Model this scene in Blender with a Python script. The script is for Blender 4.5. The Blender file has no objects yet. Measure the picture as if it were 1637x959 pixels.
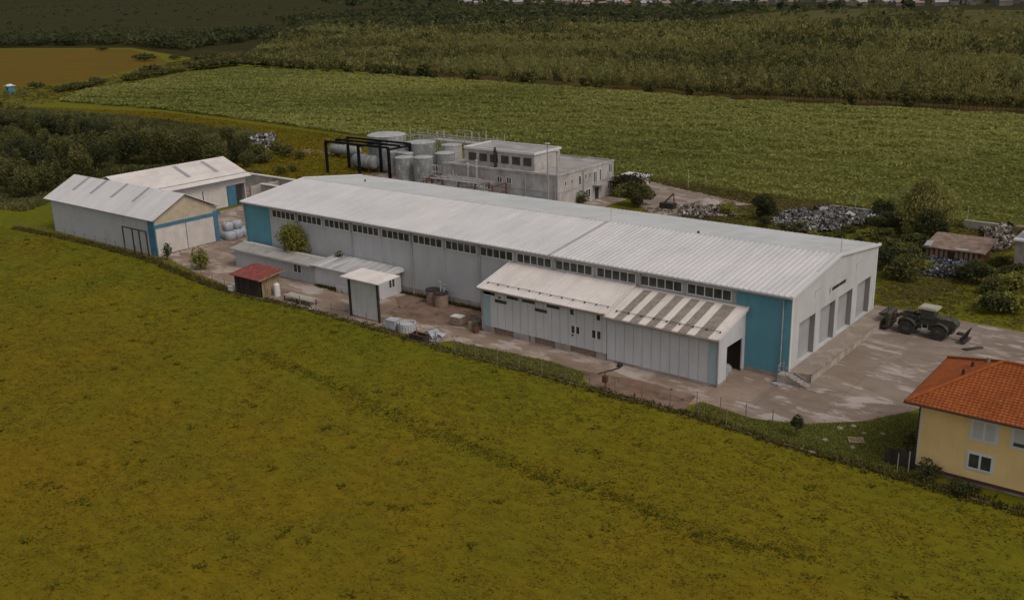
import bpy, math, random
import numpy as np
random.seed(7); np.random.seed(7)
R = math.radians
sc = bpy.context.scene
COL = sc.collection

# ------------------------------------------------------------------ camera
CAM = np.array([36.466, -88.943, 38.450]); YAW, PITCH, ROLL = -0.678956, 0.307438, -0.028795
FPX = 1583.54          # focal length in pixels of the 1637 px wide photograph
def _axes():
    f = np.array([math.sin(YAW)*math.cos(PITCH), math.cos(YAW)*math.cos(PITCH), -math.sin(PITCH)])
    r = np.array([math.cos(YAW), -math.sin(YAW), 0.]); u = np.cross(r, f)
    c, s = math.cos(ROLL), math.sin(ROLL)
    return c*r+s*u, -s*r+c*u, f
AR, AU, AF = _axes()
from mathutils import Matrix, Vector
cd = bpy.data.cameras.new('camera'); cam = bpy.data.objects.new('camera', cd); COL.objects.link(cam)
cd.sensor_width = 36; cd.lens = 36*FPX/1637.0; cd.clip_start = 0.5; cd.clip_end = 60000
m = Matrix(((AR[0], AU[0], -AF[0], CAM[0]), (AR[1], AU[1], -AF[1], CAM[1]), (AR[2], AU[2], -AF[2], CAM[2]), (0, 0, 0, 1)))
cam.matrix_world = m
sc.camera = cam
def at(px, py, z=0.0):
    """point on the level z seen at this pixel of the survey picture"""
    d = AF + AR*(px-818.5)/FPX - AU*(py-479.5)/FPX
    t = (z-CAM[2])/d[2]
    return CAM + t*d
def inview(P, mx=0.12):
    d = P-CAM; z = d@AF
    x = (d@AR)/np.maximum(z, 1e-3)*FPX/818.5; y = (d@AU)/np.maximum(z, 1e-3)*FPX/479.5
    return (z > 1) & (abs(x) < 1+mx) & (abs(y) < 1+mx)

# ------------------------------------------------------------------ light: overcast afternoon
SUN_EL, SUN_AZ = 52, 98     # azimuth from +y towards +x
w = bpy.data.worlds.new('World'); sc.world = w; w.use_nodes = True
nt = w.node_tree; nt.nodes.clear()
sky = nt.nodes.new('ShaderNodeTexSky'); sky.sky_type = 'NISHITA'; sky.sun_disc = False
sky.sun_elevation = R(SUN_EL); sky.sun_rotation = R(SUN_AZ); sky.air_density = 1.2; sky.dust_density = 4.0; sky.altitude = 300
hs = nt.nodes.new('ShaderNodeHueSaturation'); hs.inputs['Saturation'].default_value = 0.30
bg = nt.nodes.new('ShaderNodeBackground'); bg.inputs['Strength'].default_value = 0.10
ow = nt.nodes.new('ShaderNodeOutputWorld')
nt.links.new(sky.outputs[0], hs.inputs['Color']); nt.links.new(hs.outputs[0], bg.inputs[0]); nt.links.new(bg.outputs[0], ow.inputs[0])
ld = bpy.data.lights.new('sun', 'SUN'); ld.energy = 0.9; ld.angle = R(22); ld.color = (1, .93, .84)
sun = bpy.data.objects.new('sun', ld); COL.objects.link(sun)
sd = Vector((math.sin(R(SUN_AZ))*math.cos(R(SUN_EL)), math.cos(R(SUN_AZ))*math.cos(R(SUN_EL)), math.sin(R(SUN_EL))))
sun.rotation_euler = sd.to_track_quat('Z', 'Y').to_euler(); sun.location = sd*200
sc.view_settings.view_transform = 'Standard'; sc.view_settings.look = 'None'
sc.view_settings.exposure = 0.08; sc.view_settings.gamma = 1; sc.view_settings.use_curve_mapping = False
sc.cycles.max_bounces = 4; sc.cycles.diffuse_bounces = 2; sc.cycles.glossy_bounces = 2; sc.cycles.transparent_max_bounces = 4

# ------------------------------------------------------------------ materials
def mat(name, c1, c2=None, scale=1.0, rough=.8, bump=0, bscale=None, c3=None, scale3=.1, stretch=(1, 1, 1), metal=0, lo=.38, hi=.62, lo3=.5, hi3=.7, spec=.3, detail=6):
    M = bpy.data.materials.new(name); M.use_nodes = True; n = M.node_tree; b = n.nodes['Principled BSDF']
    b.inputs['Roughness'].default_value = rough; b.inputs['Metallic'].default_value = metal
    b.inputs['Specular IOR Level'].default_value = spec
    b.inputs['Base Color'].default_value = (*c1, 1)
    if c2 is None and not bump: return M
    tc = n.nodes.new('ShaderNodeTexCoord'); mp = n.nodes.new('ShaderNodeMapping'); mp.inputs['Scale'].default_value = stretch
    n.links.new(tc.outputs['Object'], mp.inputs[0])
    def ns(s, det=detail):
        t = n.nodes.new('ShaderNodeTexNoise'); t.inputs['Scale'].default_value = s; t.inputs['Detail'].default_value = det; t.inputs['Roughness'].default_value = .62
        n.links.new(mp.outputs[0], t.inputs['Vector']); return t
    def rng(t, a, c):
        r = n.nodes.new('ShaderNodeMapRange'); r.inputs[1].default_value = a; r.inputs[2].default_value = c
        n.links.new(t.outputs[0], r.inputs[0]); return r
    def mix(f, a, c):
        x = n.nodes.new('ShaderNodeMix'); x.data_type = 'RGBA'; n.links.new(f.outputs[0], x.inputs[0])
        for k, v in ((6, a), (7, c)):
            if isinstance(v, tuple): x.inputs[k].default_value = (*v, 1)
            else: n.links.new(v.outputs[2], x.inputs[k])
        return x
    if c2 is not None:
        x = mix(rng(ns(scale), lo, hi), c1, c2)
        if c3 is not None: x = mix(rng(ns(scale3), lo3, hi3), x, c3)
        n.links.new(x.outputs[2], b.inputs['Base Color'])
    if bump:
        t = ns(bscale or scale*3, 4); bp = n.nodes.new('ShaderNodeBump'); bp.inputs['Strength'].default_value = 1.0; bp.inputs['Distance'].default_value = bump
        n.links.new(t.outputs[0], bp.inputs['Height']); n.links.new(bp.outputs[0], b.inputs['Normal'])
    return M
def mottle(M, scale, amt, stretch=(1, 1, 1)):
    n = M.node_tree; b = n.nodes['Principled BSDF']; src = b.inputs['Base Color'].links[0].from_socket
    tc = n.nodes.new('ShaderNodeTexCoord'); mp = n.nodes.new('ShaderNodeMapping'); mp.inputs['Scale'].default_value = stretch; n.links.new(tc.outputs['Object'], mp.inputs[0])
    ns = n.nodes.new('ShaderNodeTexNoise'); ns.inputs['Scale'].default_value = scale; ns.inputs['Detail'].default_value = 8; ns.inputs['Roughness'].default_value = .7; n.links.new(mp.outputs[0], ns.inputs[0])
    mr = n.nodes.new('ShaderNodeMapRange'); mr.inputs[1].default_value = .36; mr.inputs[2].default_value = .58; mr.inputs[3].default_value = 1-amt; mr.inputs[4].default_value = 1.06; n.links.new(ns.outputs[0], mr.inputs[0])
    mx = n.nodes.new('ShaderNodeMix'); mx.data_type = 'RGBA'; mx.blend_type = 'MULTIPLY'; mx.inputs[0].default_value = 1; n.links.new(src, mx.inputs[6]); n.links.new(mr.outputs[0], mx.inputs[7]); n.links.new(mx.outputs[2], b.inputs['Base Color'])
def drygrass(M):
    """the pasture is greener by the yard and drier away from it"""
    n = M.node_tree; b = n.nodes['Principled BSDF']; src = b.inputs['Base Color'].links[0].from_socket
    tc = n.nodes.new('ShaderNodeTexCoord'); sx = n.nodes.new('ShaderNodeSeparateXYZ'); n.links.new(tc.outputs['Object'], sx.inputs[0])
    ns = n.nodes.new('ShaderNodeTexNoise'); ns.inputs['Scale'].default_value = .05; ns.inputs['Detail'].default_value = 5; n.links.new(tc.outputs['Object'], ns.inputs[0])
    ml = n.nodes.new('ShaderNodeMath'); ml.operation = 'MULTIPLY_ADD'; ml.inputs[1].default_value = 60; n.links.new(ns.outputs[0], ml.inputs[0]); n.links.new(sx.outputs[1], ml.inputs[2])
    mr = n.nodes.new('ShaderNodeMapRange'); mr.inputs[1].default_value = 22; mr.inputs[2].default_value = -16; n.links.new(ml.outputs[0], mr.inputs[0])
    mx = n.nodes.new('ShaderNodeMix'); mx.data_type = 'RGBA'; mx.blend_type = 'MULTIPLY'; n.links.new(mr.outputs[0], mx.inputs[0]); n.links.new(src, mx.inputs[6]); mx.inputs[7].default_value = (1.22, .90, .85, 1)
    n.links.new(mx.outputs[2], b.inputs['Base Color'])
def leafmat(name, dark, light, third=None, trans=.45):
    M = bpy.data.materials.new(name); M.use_nodes = True; n = M.node_tree; b = n.nodes['Principled BSDF']
    b.inputs['Roughness'].default_value = .75; b.inputs['Specular IOR Level'].default_value = .15
    a = n.nodes.new('ShaderNodeAttribute'); a.attribute_name = 'tint'
    r = n.nodes.new('ShaderNodeValToRGB'); r.color_ramp.elements[0].color = (*dark, 1); r.color_ramp.elements[1].color = (*light, 1)
    if third: e = r.color_ramp.elements.new(.93); e.color = (*third, 1); r.color_ramp.elements[1].position = .8
    n.links.new(a.outputs['Fac'], r.inputs[0]); n.links.new(r.outputs[0], b.inputs['Base Color'])
    if trans:
        tb = n.nodes.new('ShaderNodeBsdfTranslucent'); mx = n.nodes.new('ShaderNodeMixShader'); mx.inputs[0].default_value = trans
        n.links.new(r.outputs[0], tb.inputs[0]); n.links.new(b.outputs[0], mx.inputs[1]); n.links.new(tb.outputs[0], mx.inputs[2])
        n.links.new(mx.outputs[0], n.nodes['Material Output'].inputs[0])
    return M

MT = {}
MT['roof'] = mat('white_sheet_roof', (.60, .555, .535), (.53, .50, .485), .12, .45, c3=(.47, .44, .42), scale3=.7, lo3=.6, hi3=.85)
MT['roof_far'] = mat('grey_sheet_roof', (.50, .49, .47), (.44, .43, .41), .15, .45)
MT['roof_warm'] = mat('cream_sheet_roof', (.66, .585, .53), (.56, .50, .46), .25, .5, c3=(.44, .38, .33), scale3=1.2, lo3=.58, hi3=.85)
MT['wall'] = mat('grey_white_panel_wall', (.54, .52, .52), (.49, .475, .475), .25, .5)
MT['wall_left'] = mat('pale_grey_render', (.44, .43, .43), (.40, .395, .395), .2, .7, c3=(.27, .25, .23), scale3=.5, lo3=.6, hi3=.9)
MT['white'] = mat('white_painted', (0.495, 0.4815, 0.468), (0.441, 0.4275, 0.414), .3, .5, c3=(0.378, 0.36, 0.342), scale3=.9, lo3=.6, hi3=.9)
MT['trim'] = mat('white_trim', (.62, .59, .57), rough=.5)
MT['gutter'] = mat('grey_gutter', (.36, .34, .33), (.28, .27, .26), 1.5, .5)
MT['teal'] = mat('teal_panel', (0.102, 0.27, 0.3313), (0.09, 0.24, 0.2937), .3, .5, c3=(0.108, 0.18, 0.2), scale3=.8, lo3=.6, hi3=.9)
MT['blue'] = mat('blue_metal', (.07, .19, .27), (.05, .15, .22), .6, .5)
MT['palebl'] = mat('pale_blue_panel', (.33, .42, .44), (.29, .37, .39), .6, .5)
MT['glass'] = mat('dark_glass', (.03, .032, .032), (.07, .07, .065), .8, .18, spec=.5)
MT['black'] = mat('black_steel', (.010, .010, .011), rough=.7, spec=.1)
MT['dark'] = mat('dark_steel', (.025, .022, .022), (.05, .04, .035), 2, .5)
MT['plinth'] = mat('concrete_plinth', (.34, .30, .27), (.24, .20, .17), .8, .9, bump=.01)
MT['greydoor'] = mat('roller_door', (.36, .345, .335), (.31, .30, .29), .5, .5)
MT['jamb_shade'] = mat('jamb_shade', (.27, .24, .235), (.24, .21, .20), .8, .7)  # darker than the gable white: reveal shade put into the colour
MT['dock'] = mat('dock_concrete', (0.2805, 0.22, 0.168), (0.2295, 0.1784, 0.14), .35, .9, c3=(0.34, 0.2822, 0.232), scale3=.8, bump=.01)
MT['dockside'] = mat('dock_side', (.40, .345, .285), (.30, .25, .20), .5, .9, c3=(.22, .18, .14), scale3=1.1, stretch=(1, 1, .3))
MT['kerb'] = mat('mossy_kerb', (.15, .12, .075), (.085, .075, .03), 1.2, .95, c3=(.24, .20, .15), scale3=.35, lo3=.55, hi3=.65)
MT['corr'] = mat('ribbed_cream_sheet', (.60, .54, .49), (.52, .47, .43), .7, .5)
MT['corr_tan'] = mat('ribbed_tan_sheet', (.52, .42, .30), (.42, .34, .25), .9, .5)
MT['oldroof'] = mat('weathered_grey_roof', (.30, .27, .25), (.38, .35, .32), .6, .8, c3=(.22, .19, .17), scale3=.4, bump=.01)
MT['stripe'] = mat('streaky_metal_roof', (.56, .54, .53), (.30, .29, .285), .9, .4, stretch=(1, .12, 1), lo=.42, hi=.6)
MT['trans'] = mat('dirty_translucent_sheet', (.27, .225, .18), (.20, .165, .13), 1.2, .5, c3=(.33, .29, .24), scale3=3)
MT['sky_l'] = mat('grey_skylight_sheet', (.33, .31, .32), (.28, .265, .27), 2, .4)
MT['redroof'] = mat('faded_red_sheet', (.21, .042, .032), (.15, .030, .025), 1.1, .6, c3=(.33, .11, .075), scale3=2.3)
MT['darkwood_and_shade'] = mat('dark_boards_and_shade', (.028, .023, .02), (.05, .04, .03), 2, .9, stretch=(1, 1, .1))  # real boards, and the painted shade inside the annex doorway
MT['wood'] = mat('weathered_boards', (.36, .26, .15), (.20, .14, .085), 3, .9, stretch=(1, 1, .1))
MT['tile'] = mat('orange_roof_tile', (.30, .080, .022), (.235, .062, .018), .6, .8, c3=(.33, .108, .036), scale3=2.2, spec=.12)
MT['yellow'] = mat('pale_yellow_render', (0.7616, 0.533, 0.2313), (0.6936, 0.481, 0.2125), .4, .9)
MT['brown'] = mat('brown_band', (.10, .045, .03), (.075, .035, .025), 1, .8)
MT['plant'] = mat('stained_white_render', (.46, .42, .39), (.37, .335, .31), .35, .85, c3=(.24, .20, .18), scale3=.28, lo3=.5, hi3=.75)
MT['flatroof'] = mat('flat_felt_roof', (.33, .30, .28), (.25, .225, .21), .3, .95, c3=(.42, .39, .37), scale3=.25)
MT['tank'] = mat('insulated_tank', (.25, .255, .25), (.17, .175, .17), .6, .5, c3=(.44, .43, .41), scale3=.9, stretch=(1, 1, .5))
MT['tanktop'] = mat('tank_roof', (.42, .41, .385), (.30, .29, .275), .6, .6)
MT['pipe'] = mat('grey_pipe', (.42, .41, .39), (.25, .22, .2), 2, .5)
MT['rust'] = mat('rusty_steel', (.16, .065, .035), (.09, .04, .025), 2, .9)
MT['trunk'] = mat('bark', (.09, .065, .045), (.055, .04, .03), 4, .95)
MT['tyre'] = mat('tyre_rubber', (.028, .027, .026), (.06, .052, .045), 3, .9)
MT['loader'] = mat('dark_green_paint', (.030, .042, .028), (.06, .052, .038), 2, .6, c3=(.13, .085, .055), scale3=2.2, lo3=.52, hi3=.62)
MT['cream'] = mat('cream_paint', (.40, .37, .28), (.32, .29, .22), 2, .6)
MT['bag'] = mat('white_woven_bag', (.43, .44, .46), (.32, .33, .36), 1.5, .8, bump=.03, bscale=3)
MT['post'] = mat('fence_post', (.24, .17, .13), (.15, .10, .08), 3, .9)
MT['far_wall'] = mat('dull_house_wall', (.17, .155, .145), (.12, .105, .095), .1, .9)
MT['brick'] = mat('brown_block', (.30, .21, .16), (.20, .14, .11), 3, .9)
MT['rubble'] = leafmat('scrap_pieces', (.020, .018, .016), (.16, .145, .13), (.50, .48, .46), 0)
MT['rubble_dark'] = leafmat('dark_scrap_pieces', (.015, .016, .022), (.09, .09, .11), (.35, .35, .38), 0)
MT['rubble_brown'] = leafmat('brown_scrap_pieces', (.07, .045, .03), (.28, .20, .15), (.50, .45, .40), 0)
MT['dirtroof'] = mat('rotten_brown_roof', (.19, .125, .09), (.28, .20, .15), .8, .95, c3=(.12, .075, .055), scale3=1.2, bump=.02)
# ground
MT['grass'] = mat('pasture', (.136, .128, .0085), (.108, .120, .0095), .14, .95, c3=(.155, .124, .0085), scale3=.028, lo3=.45, hi3=.70, bump=.16, bscale=.8, lo=.34, hi=.66, spec=.03); drygrass(MT['grass']); mottle(MT['grass'], .8, .22, (.6, 1.5, 1)); mottle(MT['grass'], 3.5, .14, (.6, 1.4, 1))
MT['lawn'] = mat('green_lawn', (0.07125, 0.0735, 0.0065), (0.0975, 0.0875, 0.01), .5, .95, bump=.08, bscale=2.5, spec=.05)
MT['yard'] = mat('old_concrete_yard', (0.264, 0.1961, 0.1462), (0.192, 0.1332, 0.0952), .16, .9, c3=(0.352, 0.2738, 0.221), scale3=.30, lo3=.52, hi3=.60, stretch=(.7, 1.25, 1), bump=.008, detail=9, spec=.05)
MT['lot'] = mat('worn_parking_concrete', (0.2479, 0.1904, 0.1488), (0.1924, 0.1394, 0.1054), .11, .9, c3=(0.333, 0.2618, 0.2139), scale3=.26, lo3=.53, hi3=.62, stretch=(.7, 1.4, 1), bump=.008, detail=9, spec=.05)
def joints(M, w, h, dark=.62, gain=1.0):
    n = M.node_tree; b = n.nodes['Principled BSDF']; src = b.inputs['Base Color'].links[0].from_socket
    tc = n.nodes.new('ShaderNodeTexCoord'); br = n.nodes.new('ShaderNodeTexBrick'); n.links.new(tc.outputs['Object'], br.inputs[0])
    br.inputs['Scale'].default_value = 1; br.inputs['Brick Width'].default_value = w; br.inputs['Row Height'].default_value = h; br.inputs['Mortar Size'].default_value = .035; br.inputs['Mortar Smooth'].default_value = .3; br.offset = 0
    br.inputs['Color1'].default_value = (1, 1, 1, 1); br.inputs['Color2'].default_value = (.86, .85, .84, 1); br.inputs['Mortar'].default_value = (dark, dark*.95, dark*.9, 1)
    mx = n.nodes.new('ShaderNodeMix'); mx.data_type = 'RGBA'; mx.blend_type = 'MULTIPLY'; mx.inputs[0].default_value = .85
    n.links.new(src, mx.inputs[6]); n.links.new(br.outputs[0], mx.inputs[7])
    # fine dark stains
    mp = n.nodes.new('ShaderNodeMapping'); mp.inputs['Scale'].default_value = (.55, 1.3, 1); n.links.new(tc.outputs['Object'], mp.inputs[0])
    ns = n.nodes.new('ShaderNodeTexNoise'); ns.inputs['Scale'].default_value = .55; ns.inputs['Detail'].default_value = 10; ns.inputs['Roughness'].default_value = .7; n.links.new(mp.outputs[0], ns.inputs[0])
    mr = n.nodes.new('ShaderNodeMapRange'); mr.inputs[1].default_value = .50; mr.inputs[2].default_value = .60; mr.inputs[3].default_value = 0; mr.inputs[4].default_value = .42; n.links.new(ns.outputs[0], mr.inputs[0])
    m2 = n.nodes.new('ShaderNodeMix'); m2.data_type = 'RGBA'; n.links.new(mr.outputs[0], m2.inputs[0]); n.links.new(mx.outputs[2], m2.inputs[6]); m2.inputs[7].default_value = (.155, .105, .07, 1)
    # sparse peeled pale patches
    n3 = n.nodes.new('ShaderNodeTexNoise'); n3.inputs['Scale'].default_value = .32; n3.inputs['Detail'].default_value = 9; n3.inputs['Roughness'].default_value = .66; n.links.new(mp.outputs[0], n3.inputs[0])
    r3 = n.nodes.new('ShaderNodeMapRange'); r3.inputs[1].default_value = .550; r3.inputs[2].default_value = .585; r3.inputs[4].default_value = .75; n.links.new(n3.outputs[0], r3.inputs[0])
    m3 = n.nodes.new('ShaderNodeMix'); m3.data_type = 'RGBA'; n.links.new(r3.outputs[0], m3.inputs[0]); n.links.new(m2.outputs[2], m3.inputs[6]); m3.inputs[7].default_value = (.37, .31, .272, 1)
    g4 = n.nodes.new('ShaderNodeMix'); g4.data_type = 'RGBA'; g4.blend_type = 'MULTIPLY'; g4.inputs[0].default_value = 1; n.links.new(m3.outputs[2], g4.inputs[6]); g4.inputs[7].default_value = (gain*1.0, gain*1.02, gain*1.05, 1); g4.clamp_result = False
    n.links.new(g4.outputs[2], b.inputs['Base Color'])
joints(MT['lot'], 6, 5, gain=1.08); joints(MT['yard'], 5, 4, .7, gain=1.18)
MT['dirt'] = mat('bare_brown_dirt', (0.172, 0.1053, 0.075), (0.232, 0.1599, 0.12), .35, .95, c3=(0.112, 0.078, 0.04875), scale3=.6, bump=.02, spec=.05)
MT['ochre'] = mat('ripe_field', (0.1333, 0.0775, 0.0072), (0.1116, 0.0744, 0.008), .03, .95, bump=.1, bscale=.8, spec=.05)
MT['stubble'] = mat('pale_far_field', (0.084, 0.075, 0.0225), (0.066, 0.06, 0.015), .01, .95, spec=.05)
MT['cropsoil'] = mat('crop_floor', (0.0935, 0.095, 0.018), (0.1155, 0.115, 0.022), .05, .95, spec=.05)
MT['farmeadow'] = mat('far_meadow', (.030, .029, .0085), (.045, .037, .012), .012, .95, c3=(.024, .027, .009), scale3=.02, stretch=(.6, 1.6, 1), spec=.02)
MT['dry'] = mat('dry_brown_grass', (.105, .066, .022), (.085, .062, .02), .06, .95, c3=(.06, .052, .018), scale3=.03, spec=.03)
MT['darkgrass'] = mat('dark_rank_grass', (.07, .062, .018), (.10, .082, .022), .4, .95, bump=.1, bscale=2, spec=.05)
MT['leaf_wood'] = leafmat('plantation_leaves', (.046, .058, .018), (.215, .250, .078), (.30, .25, .08))
MT['leaf_ivy'] = leafmat('ivy_leaves', (.018, .020, .010), (.060, .055, .022), (.09, .07, .03))
MT['leaf_mid'] = leafmat('shrub_leaves', (0.0432, 0.0504, 0.0154), (0.138, 0.138, 0.0385), (0.216, 0.198, 0.066))
MT['leaf_dark'] = leafmat('dark_leaves', (0.0234, 0.0338, 0.0156), (0.078, 0.0884, 0.0336), (0.117, 0.117, 0.042))
MT['leaf_yel'] = leafmat('yellow_green_leaves', (.10, .095, .018), (.31, .29, .05), (.36, .34, .08))
MT['leaf_willow'] = leafmat('willow_leaves', (.14, .135, .035), (.38, .34, .09), (.42, .38, .13))
MT['leaf_crop'] = leafmat('crop_leaves', (.105, .122, .024), (.285, .300, .060), (.38, .36, .10))
MT['tuft'] = leafmat('tussock_grass', (.095, .100, .009), (.195, .152, .011), (.24, .165, .015))
MT['weed'] = leafmat('tall_weeds', (.045, .050, .012), (.135, .125, .026), (.20, .155, .045))

for k_ in ('wall', 'wall_left', 'white', 'teal', 'plant', 'yellow', 'corr', 'tank'): mottle(MT[k_], .7, .05 if k_ != 'plant' else .2, (1, 1, .25))
for k_ in ('roof', 'roof_far', 'roof_warm'): mottle(MT[k_], .6, .06, (1.2, .2, .2))
# ------------------------------------------------------------------ mesh helpers
class MB:
    def __init__(s): s.v = []; s.f = []
    def add(s, vs, fs):
        o = len(s.v); s.v += [tuple(map(float, q)) for q in vs]; s.f += [tuple(i+o for i in f) for f in fs]; return s
    def box(s, x0, x1, y0, y1, z0, z1):
        return s.add([(x0, y0, z0), (x1, y0, z0), (x1, y1, z0), (x0, y1, z0), (x0, y0, z1), (x1, y0, z1), (x1, y1, z1), (x0, y1, z1)],
                     [(0, 3, 2, 1), (4, 5, 6, 7), (0, 1, 5, 4), (1, 2, 6, 5), (2, 3, 7, 6), (3, 0, 4, 7)])
    def cbox(s, c, d, rz=0, rx=0, ry=0):
        M = Matrix.Rotation(rz, 3, 'Z') @ Matrix.Rotation(ry, 3, 'Y') @ Matrix.Rotation(rx, 3, 'X')
        vs = [Vector(c)+M @ Vector((sx*d[0]/2, sy*d[1]/2, sz*d[2]/2)) for sz in (-1, 1) for sx, sy in ((-1, -1), (1, -1), (1, 1), (-1, 1))]
        return s.add(vs, [(0, 3, 2, 1), (4, 5, 6, 7), (0, 1, 5, 4), (1, 2, 6, 5), (2, 3, 7, 6), (3, 0, 4, 7)])
    def cyl(s, p0, p1, r0, r1=None, n=12, cap=True):
        r1 = r0 if r1 is None else r1; p0 = Vector(p0); p1 = Vector(p1); d = (p1-p0).normalized()
        a = d.orthogonal().normalized(); b = d.cross(a)
        vs = [p0+(a*math.cos(t)+b*math.sin(t))*r0 for t in [2*math.pi*i/n for i in range(n)]]+[p1+(a*math.cos(t)+b*math.sin(t))*r1 for t in [2*math.pi*i/n for i in range(n)]]
        fs = [(i, (i+1) % n, n+(i+1) % n, n+i) for i in range(n)]
        if cap: fs += [tuple(range(n-1, -1, -1)), tuple(range(n, 2*n))]
        return s.add(vs, fs)
    def dome(s, c, r, h, n=24, rings=3):
        vs = []; fs = []
        for k in range(rings):
            a = k/rings*math.pi/2
            vs += [(c[0]+r*math.cos(a)*math.cos(t), c[1]+r*math.cos(a)*math.sin(t), c[2]+h*math.sin(a)) for t in [2*math.pi*i/n for i in range(n)]]
        vs.append((c[0], c[1], c[2]+h))
        for k in range(rings-1): fs += [(k*n+i, k*n+(i+1) % n, (k+1)*n+(i+1) % n, (k+1)*n+i) for i in range(n)]
        fs += [((rings-1)*n+i, (rings-1)*n+(i+1) % n, rings*n) for i in range(n)]
        return s.add(vs, fs)
    def poly(s, pts): return s.add(pts, [tuple(range(len(pts)))])
    def prism(s, pts, d):
        n = len(pts); d = Vector(d); p2 = [Vector(q)+d for q in pts]
        return s.add(list(pts)+p2, [tuple(range(n-1, -1, -1)), tuple(range(n, 2*n))]+[(i, (i+1) % n, n+(i+1) % n, n+i) for i in range(n)])
    def ribs(s, x0, x1, ya, za, yb, zb, pitch=.5, h=.045, t=.05, w=.35, ax=0):
        """ribbed metal sheet: runs along x (or y when ax=1), falls from (ya,za) to (yb,zb)"""
        n = max(1, int(round((x1-x0)/pitch))); p = (x1-x0)/n; prof = []
        for i in range(n):
            a = x0+i*p
            prof += [(a, 0), (a+p*(1-w), 0), (a+p*(1-w*.72), h), (a+p*(1-w*.28), h)]
        prof.append((x1, 0)); k = len(prof)
        V = []
        for (yy, zz) in ((ya, za), (yb, zb)):
            for a, hh in prof: V.append((a, yy, zz+hh) if ax == 0 else (yy, a, zz+hh))
        for (yy, zz) in ((ya, za), (yb, zb)):
            for a in (x0, x1): V.append((a, yy, zz-t) if ax == 0 else (yy, a, zz-t))
        F = [(i, i+1, k+i+1, k+i) for i in range(k-1)]
        F += [(2*k, 2*k+1, 2*k+3, 2*k+2), tuple(range(k-1, -1, -1))+(2*k, 2*k+1), tuple(range(k, 2*k))+(2*k+3, 2*k+2), (0, k, 2*k+2, 2*k), (k-1, 2*k+1, 2*k+3, 2*k-1)]
        return s.add(V, F)
    def split(s, name, mt, parent=None, smooth=False):
        """one object for each loose piece"""
        p = list(range(len(s.v)))
        def fd(i):
            while p[i] != i: p[i] = p[p[i]]; i = p[i]
            return i
        for f in s.f:
            for q in f[1:]: p[fd(q)] = fd(f[0])
        g = {}
        for f in s.f: g.setdefault(fd(f[0]), []).append(f)
        out = []
        for fs in g.values():
            ids = sorted({i for f in fs for i in f}); mp = {i: k for k, i in enumerate(ids)}; m_ = MB(); m_.v = [s.v[i] for i in ids]; m_.f = [tuple(mp[i] for i in f) for f in fs]
            out.append(m_.build(name, mt, parent, smooth))
        return out
    def build(s, name, mt, parent=None, smooth=False):
        org = Vector((0, 0, 0))
        if parent is not None:
            r = parent
            while r.parent: r = r.parent
            org = r.location
        me = bpy.data.meshes.new(name); me.from_pydata([(x-org.x, y-org.y, z-org.z) for x, y, z in s.v], [], s.f); me.update()
        me.materials.append(MT[mt] if isinstance(mt, str) else mt)
        if smooth:
            for p in me.polygons: p.use_smooth = True
        o = bpy.data.objects.new(name, me); COL.objects.link(o); o.parent = parent
        return o
def tag(o, label=None, cat=None, group=None, kind=None):
    if label: o['label'] = label
    if cat: o['category'] = cat
    if group: o['group'] = group
    if kind: o['kind'] = kind
    return o
def thing(name, label, cat, loc=(0, 0, 0), rz=0, group=None):
    o = bpy.data.objects.new(name, None); COL.objects.link(o); o.location = loc; o.rotation_euler = (0, 0, rz); o.empty_display_size = .5
    return tag(o, label, cat, group)
def dup(o, loc=None, rz=None, scale=None, label=None, parent=None):
    c = o.copy(); COL.objects.link(c); c.parent = parent
    if loc is not None: c.location = loc
    if rz is not None: c.rotation_euler = (0, 0, rz)
    if scale is not None: c.scale = scale if isinstance(scale, tuple) else (scale,)*3
    if label: c['label'] = label
    for ch in list(o.children): dup(ch, parent=c)
    return c
def quads(name, C, size, tint, mt, parent=None, aspect=.7, flat=0.0, vert=0.0):
    """many small leaf faces: C centres (N,3), size (N,), tint (N,)"""
    N = len(C); u = np.random.normal(size=(N, 3)); u[:, 2] *= (1-flat); u /= np.linalg.norm(u, axis=1)[:, None]
    q = np.random.normal(size=(N, 3)); q[:, 2] *= (1-flat); v = np.cross(u, q)
    if flat: v = q-(q*u).sum(1)[:, None]*u
    if vert:
        u = u*(1-vert); u[:, 2] += vert*np.sign(u[:, 2]+1e-6)*1.2; u /= np.linalg.norm(u, axis=1)[:, None]; v = np.cross(u, q)
    v /= np.linalg.norm(v, axis=1)[:, None]
    su = u*size[:, None]*.5; sv = v*size[:, None]*.5*aspect
    V = np.stack([C-su*1.0, C-sv, C+su, C+sv], 1).reshape(-1, 3)
    return rawquads(name, V, tint, mt, parent)
def rawquads(name, V, tint, mt, parent=None):
    N = len(V)//4
    me = bpy.data.meshes.new(name); me.vertices.add(4*N); me.vertices.foreach_set('co', V.astype(np.float32).ravel())
    me.loops.add(4*N); me.loops.foreach_set('vertex_index', np.arange(4*N, dtype=np.int32))
    me.polygons.add(N); me.polygons.foreach_set('loop_start', np.arange(0, 4*N, 4, dtype=np.int32)); me.polygons.foreach_set('loop_total', np.full(N, 4, np.int32))
    me.update(); me.validate()
    a = me.attributes.new('tint', 'FLOAT', 'FACE'); a.data.foreach_set('value', np.clip(tint, 0, 1).astype(np.float32))
    me.materials.append(MT[mt] if isinstance(mt, str) else mt)
    o = bpy.data.objects.new(name, me); COL.objects.link(o); o.parent = parent
    return o
def inpoly(x, y, poly):
    r = np.zeros(len(x), bool); n = len(poly)
    for i in range(n):
        x0, y0 = poly[i][:2]; x1, y1 = poly[(i+1) % n][:2]
        c = ((y0 > y) != (y1 > y)) & (x < (x1-x0)*(y-y0)/((y1-y0) if y1 != y0 else 1e-9)+x0)
        r ^= c
    return r
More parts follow.
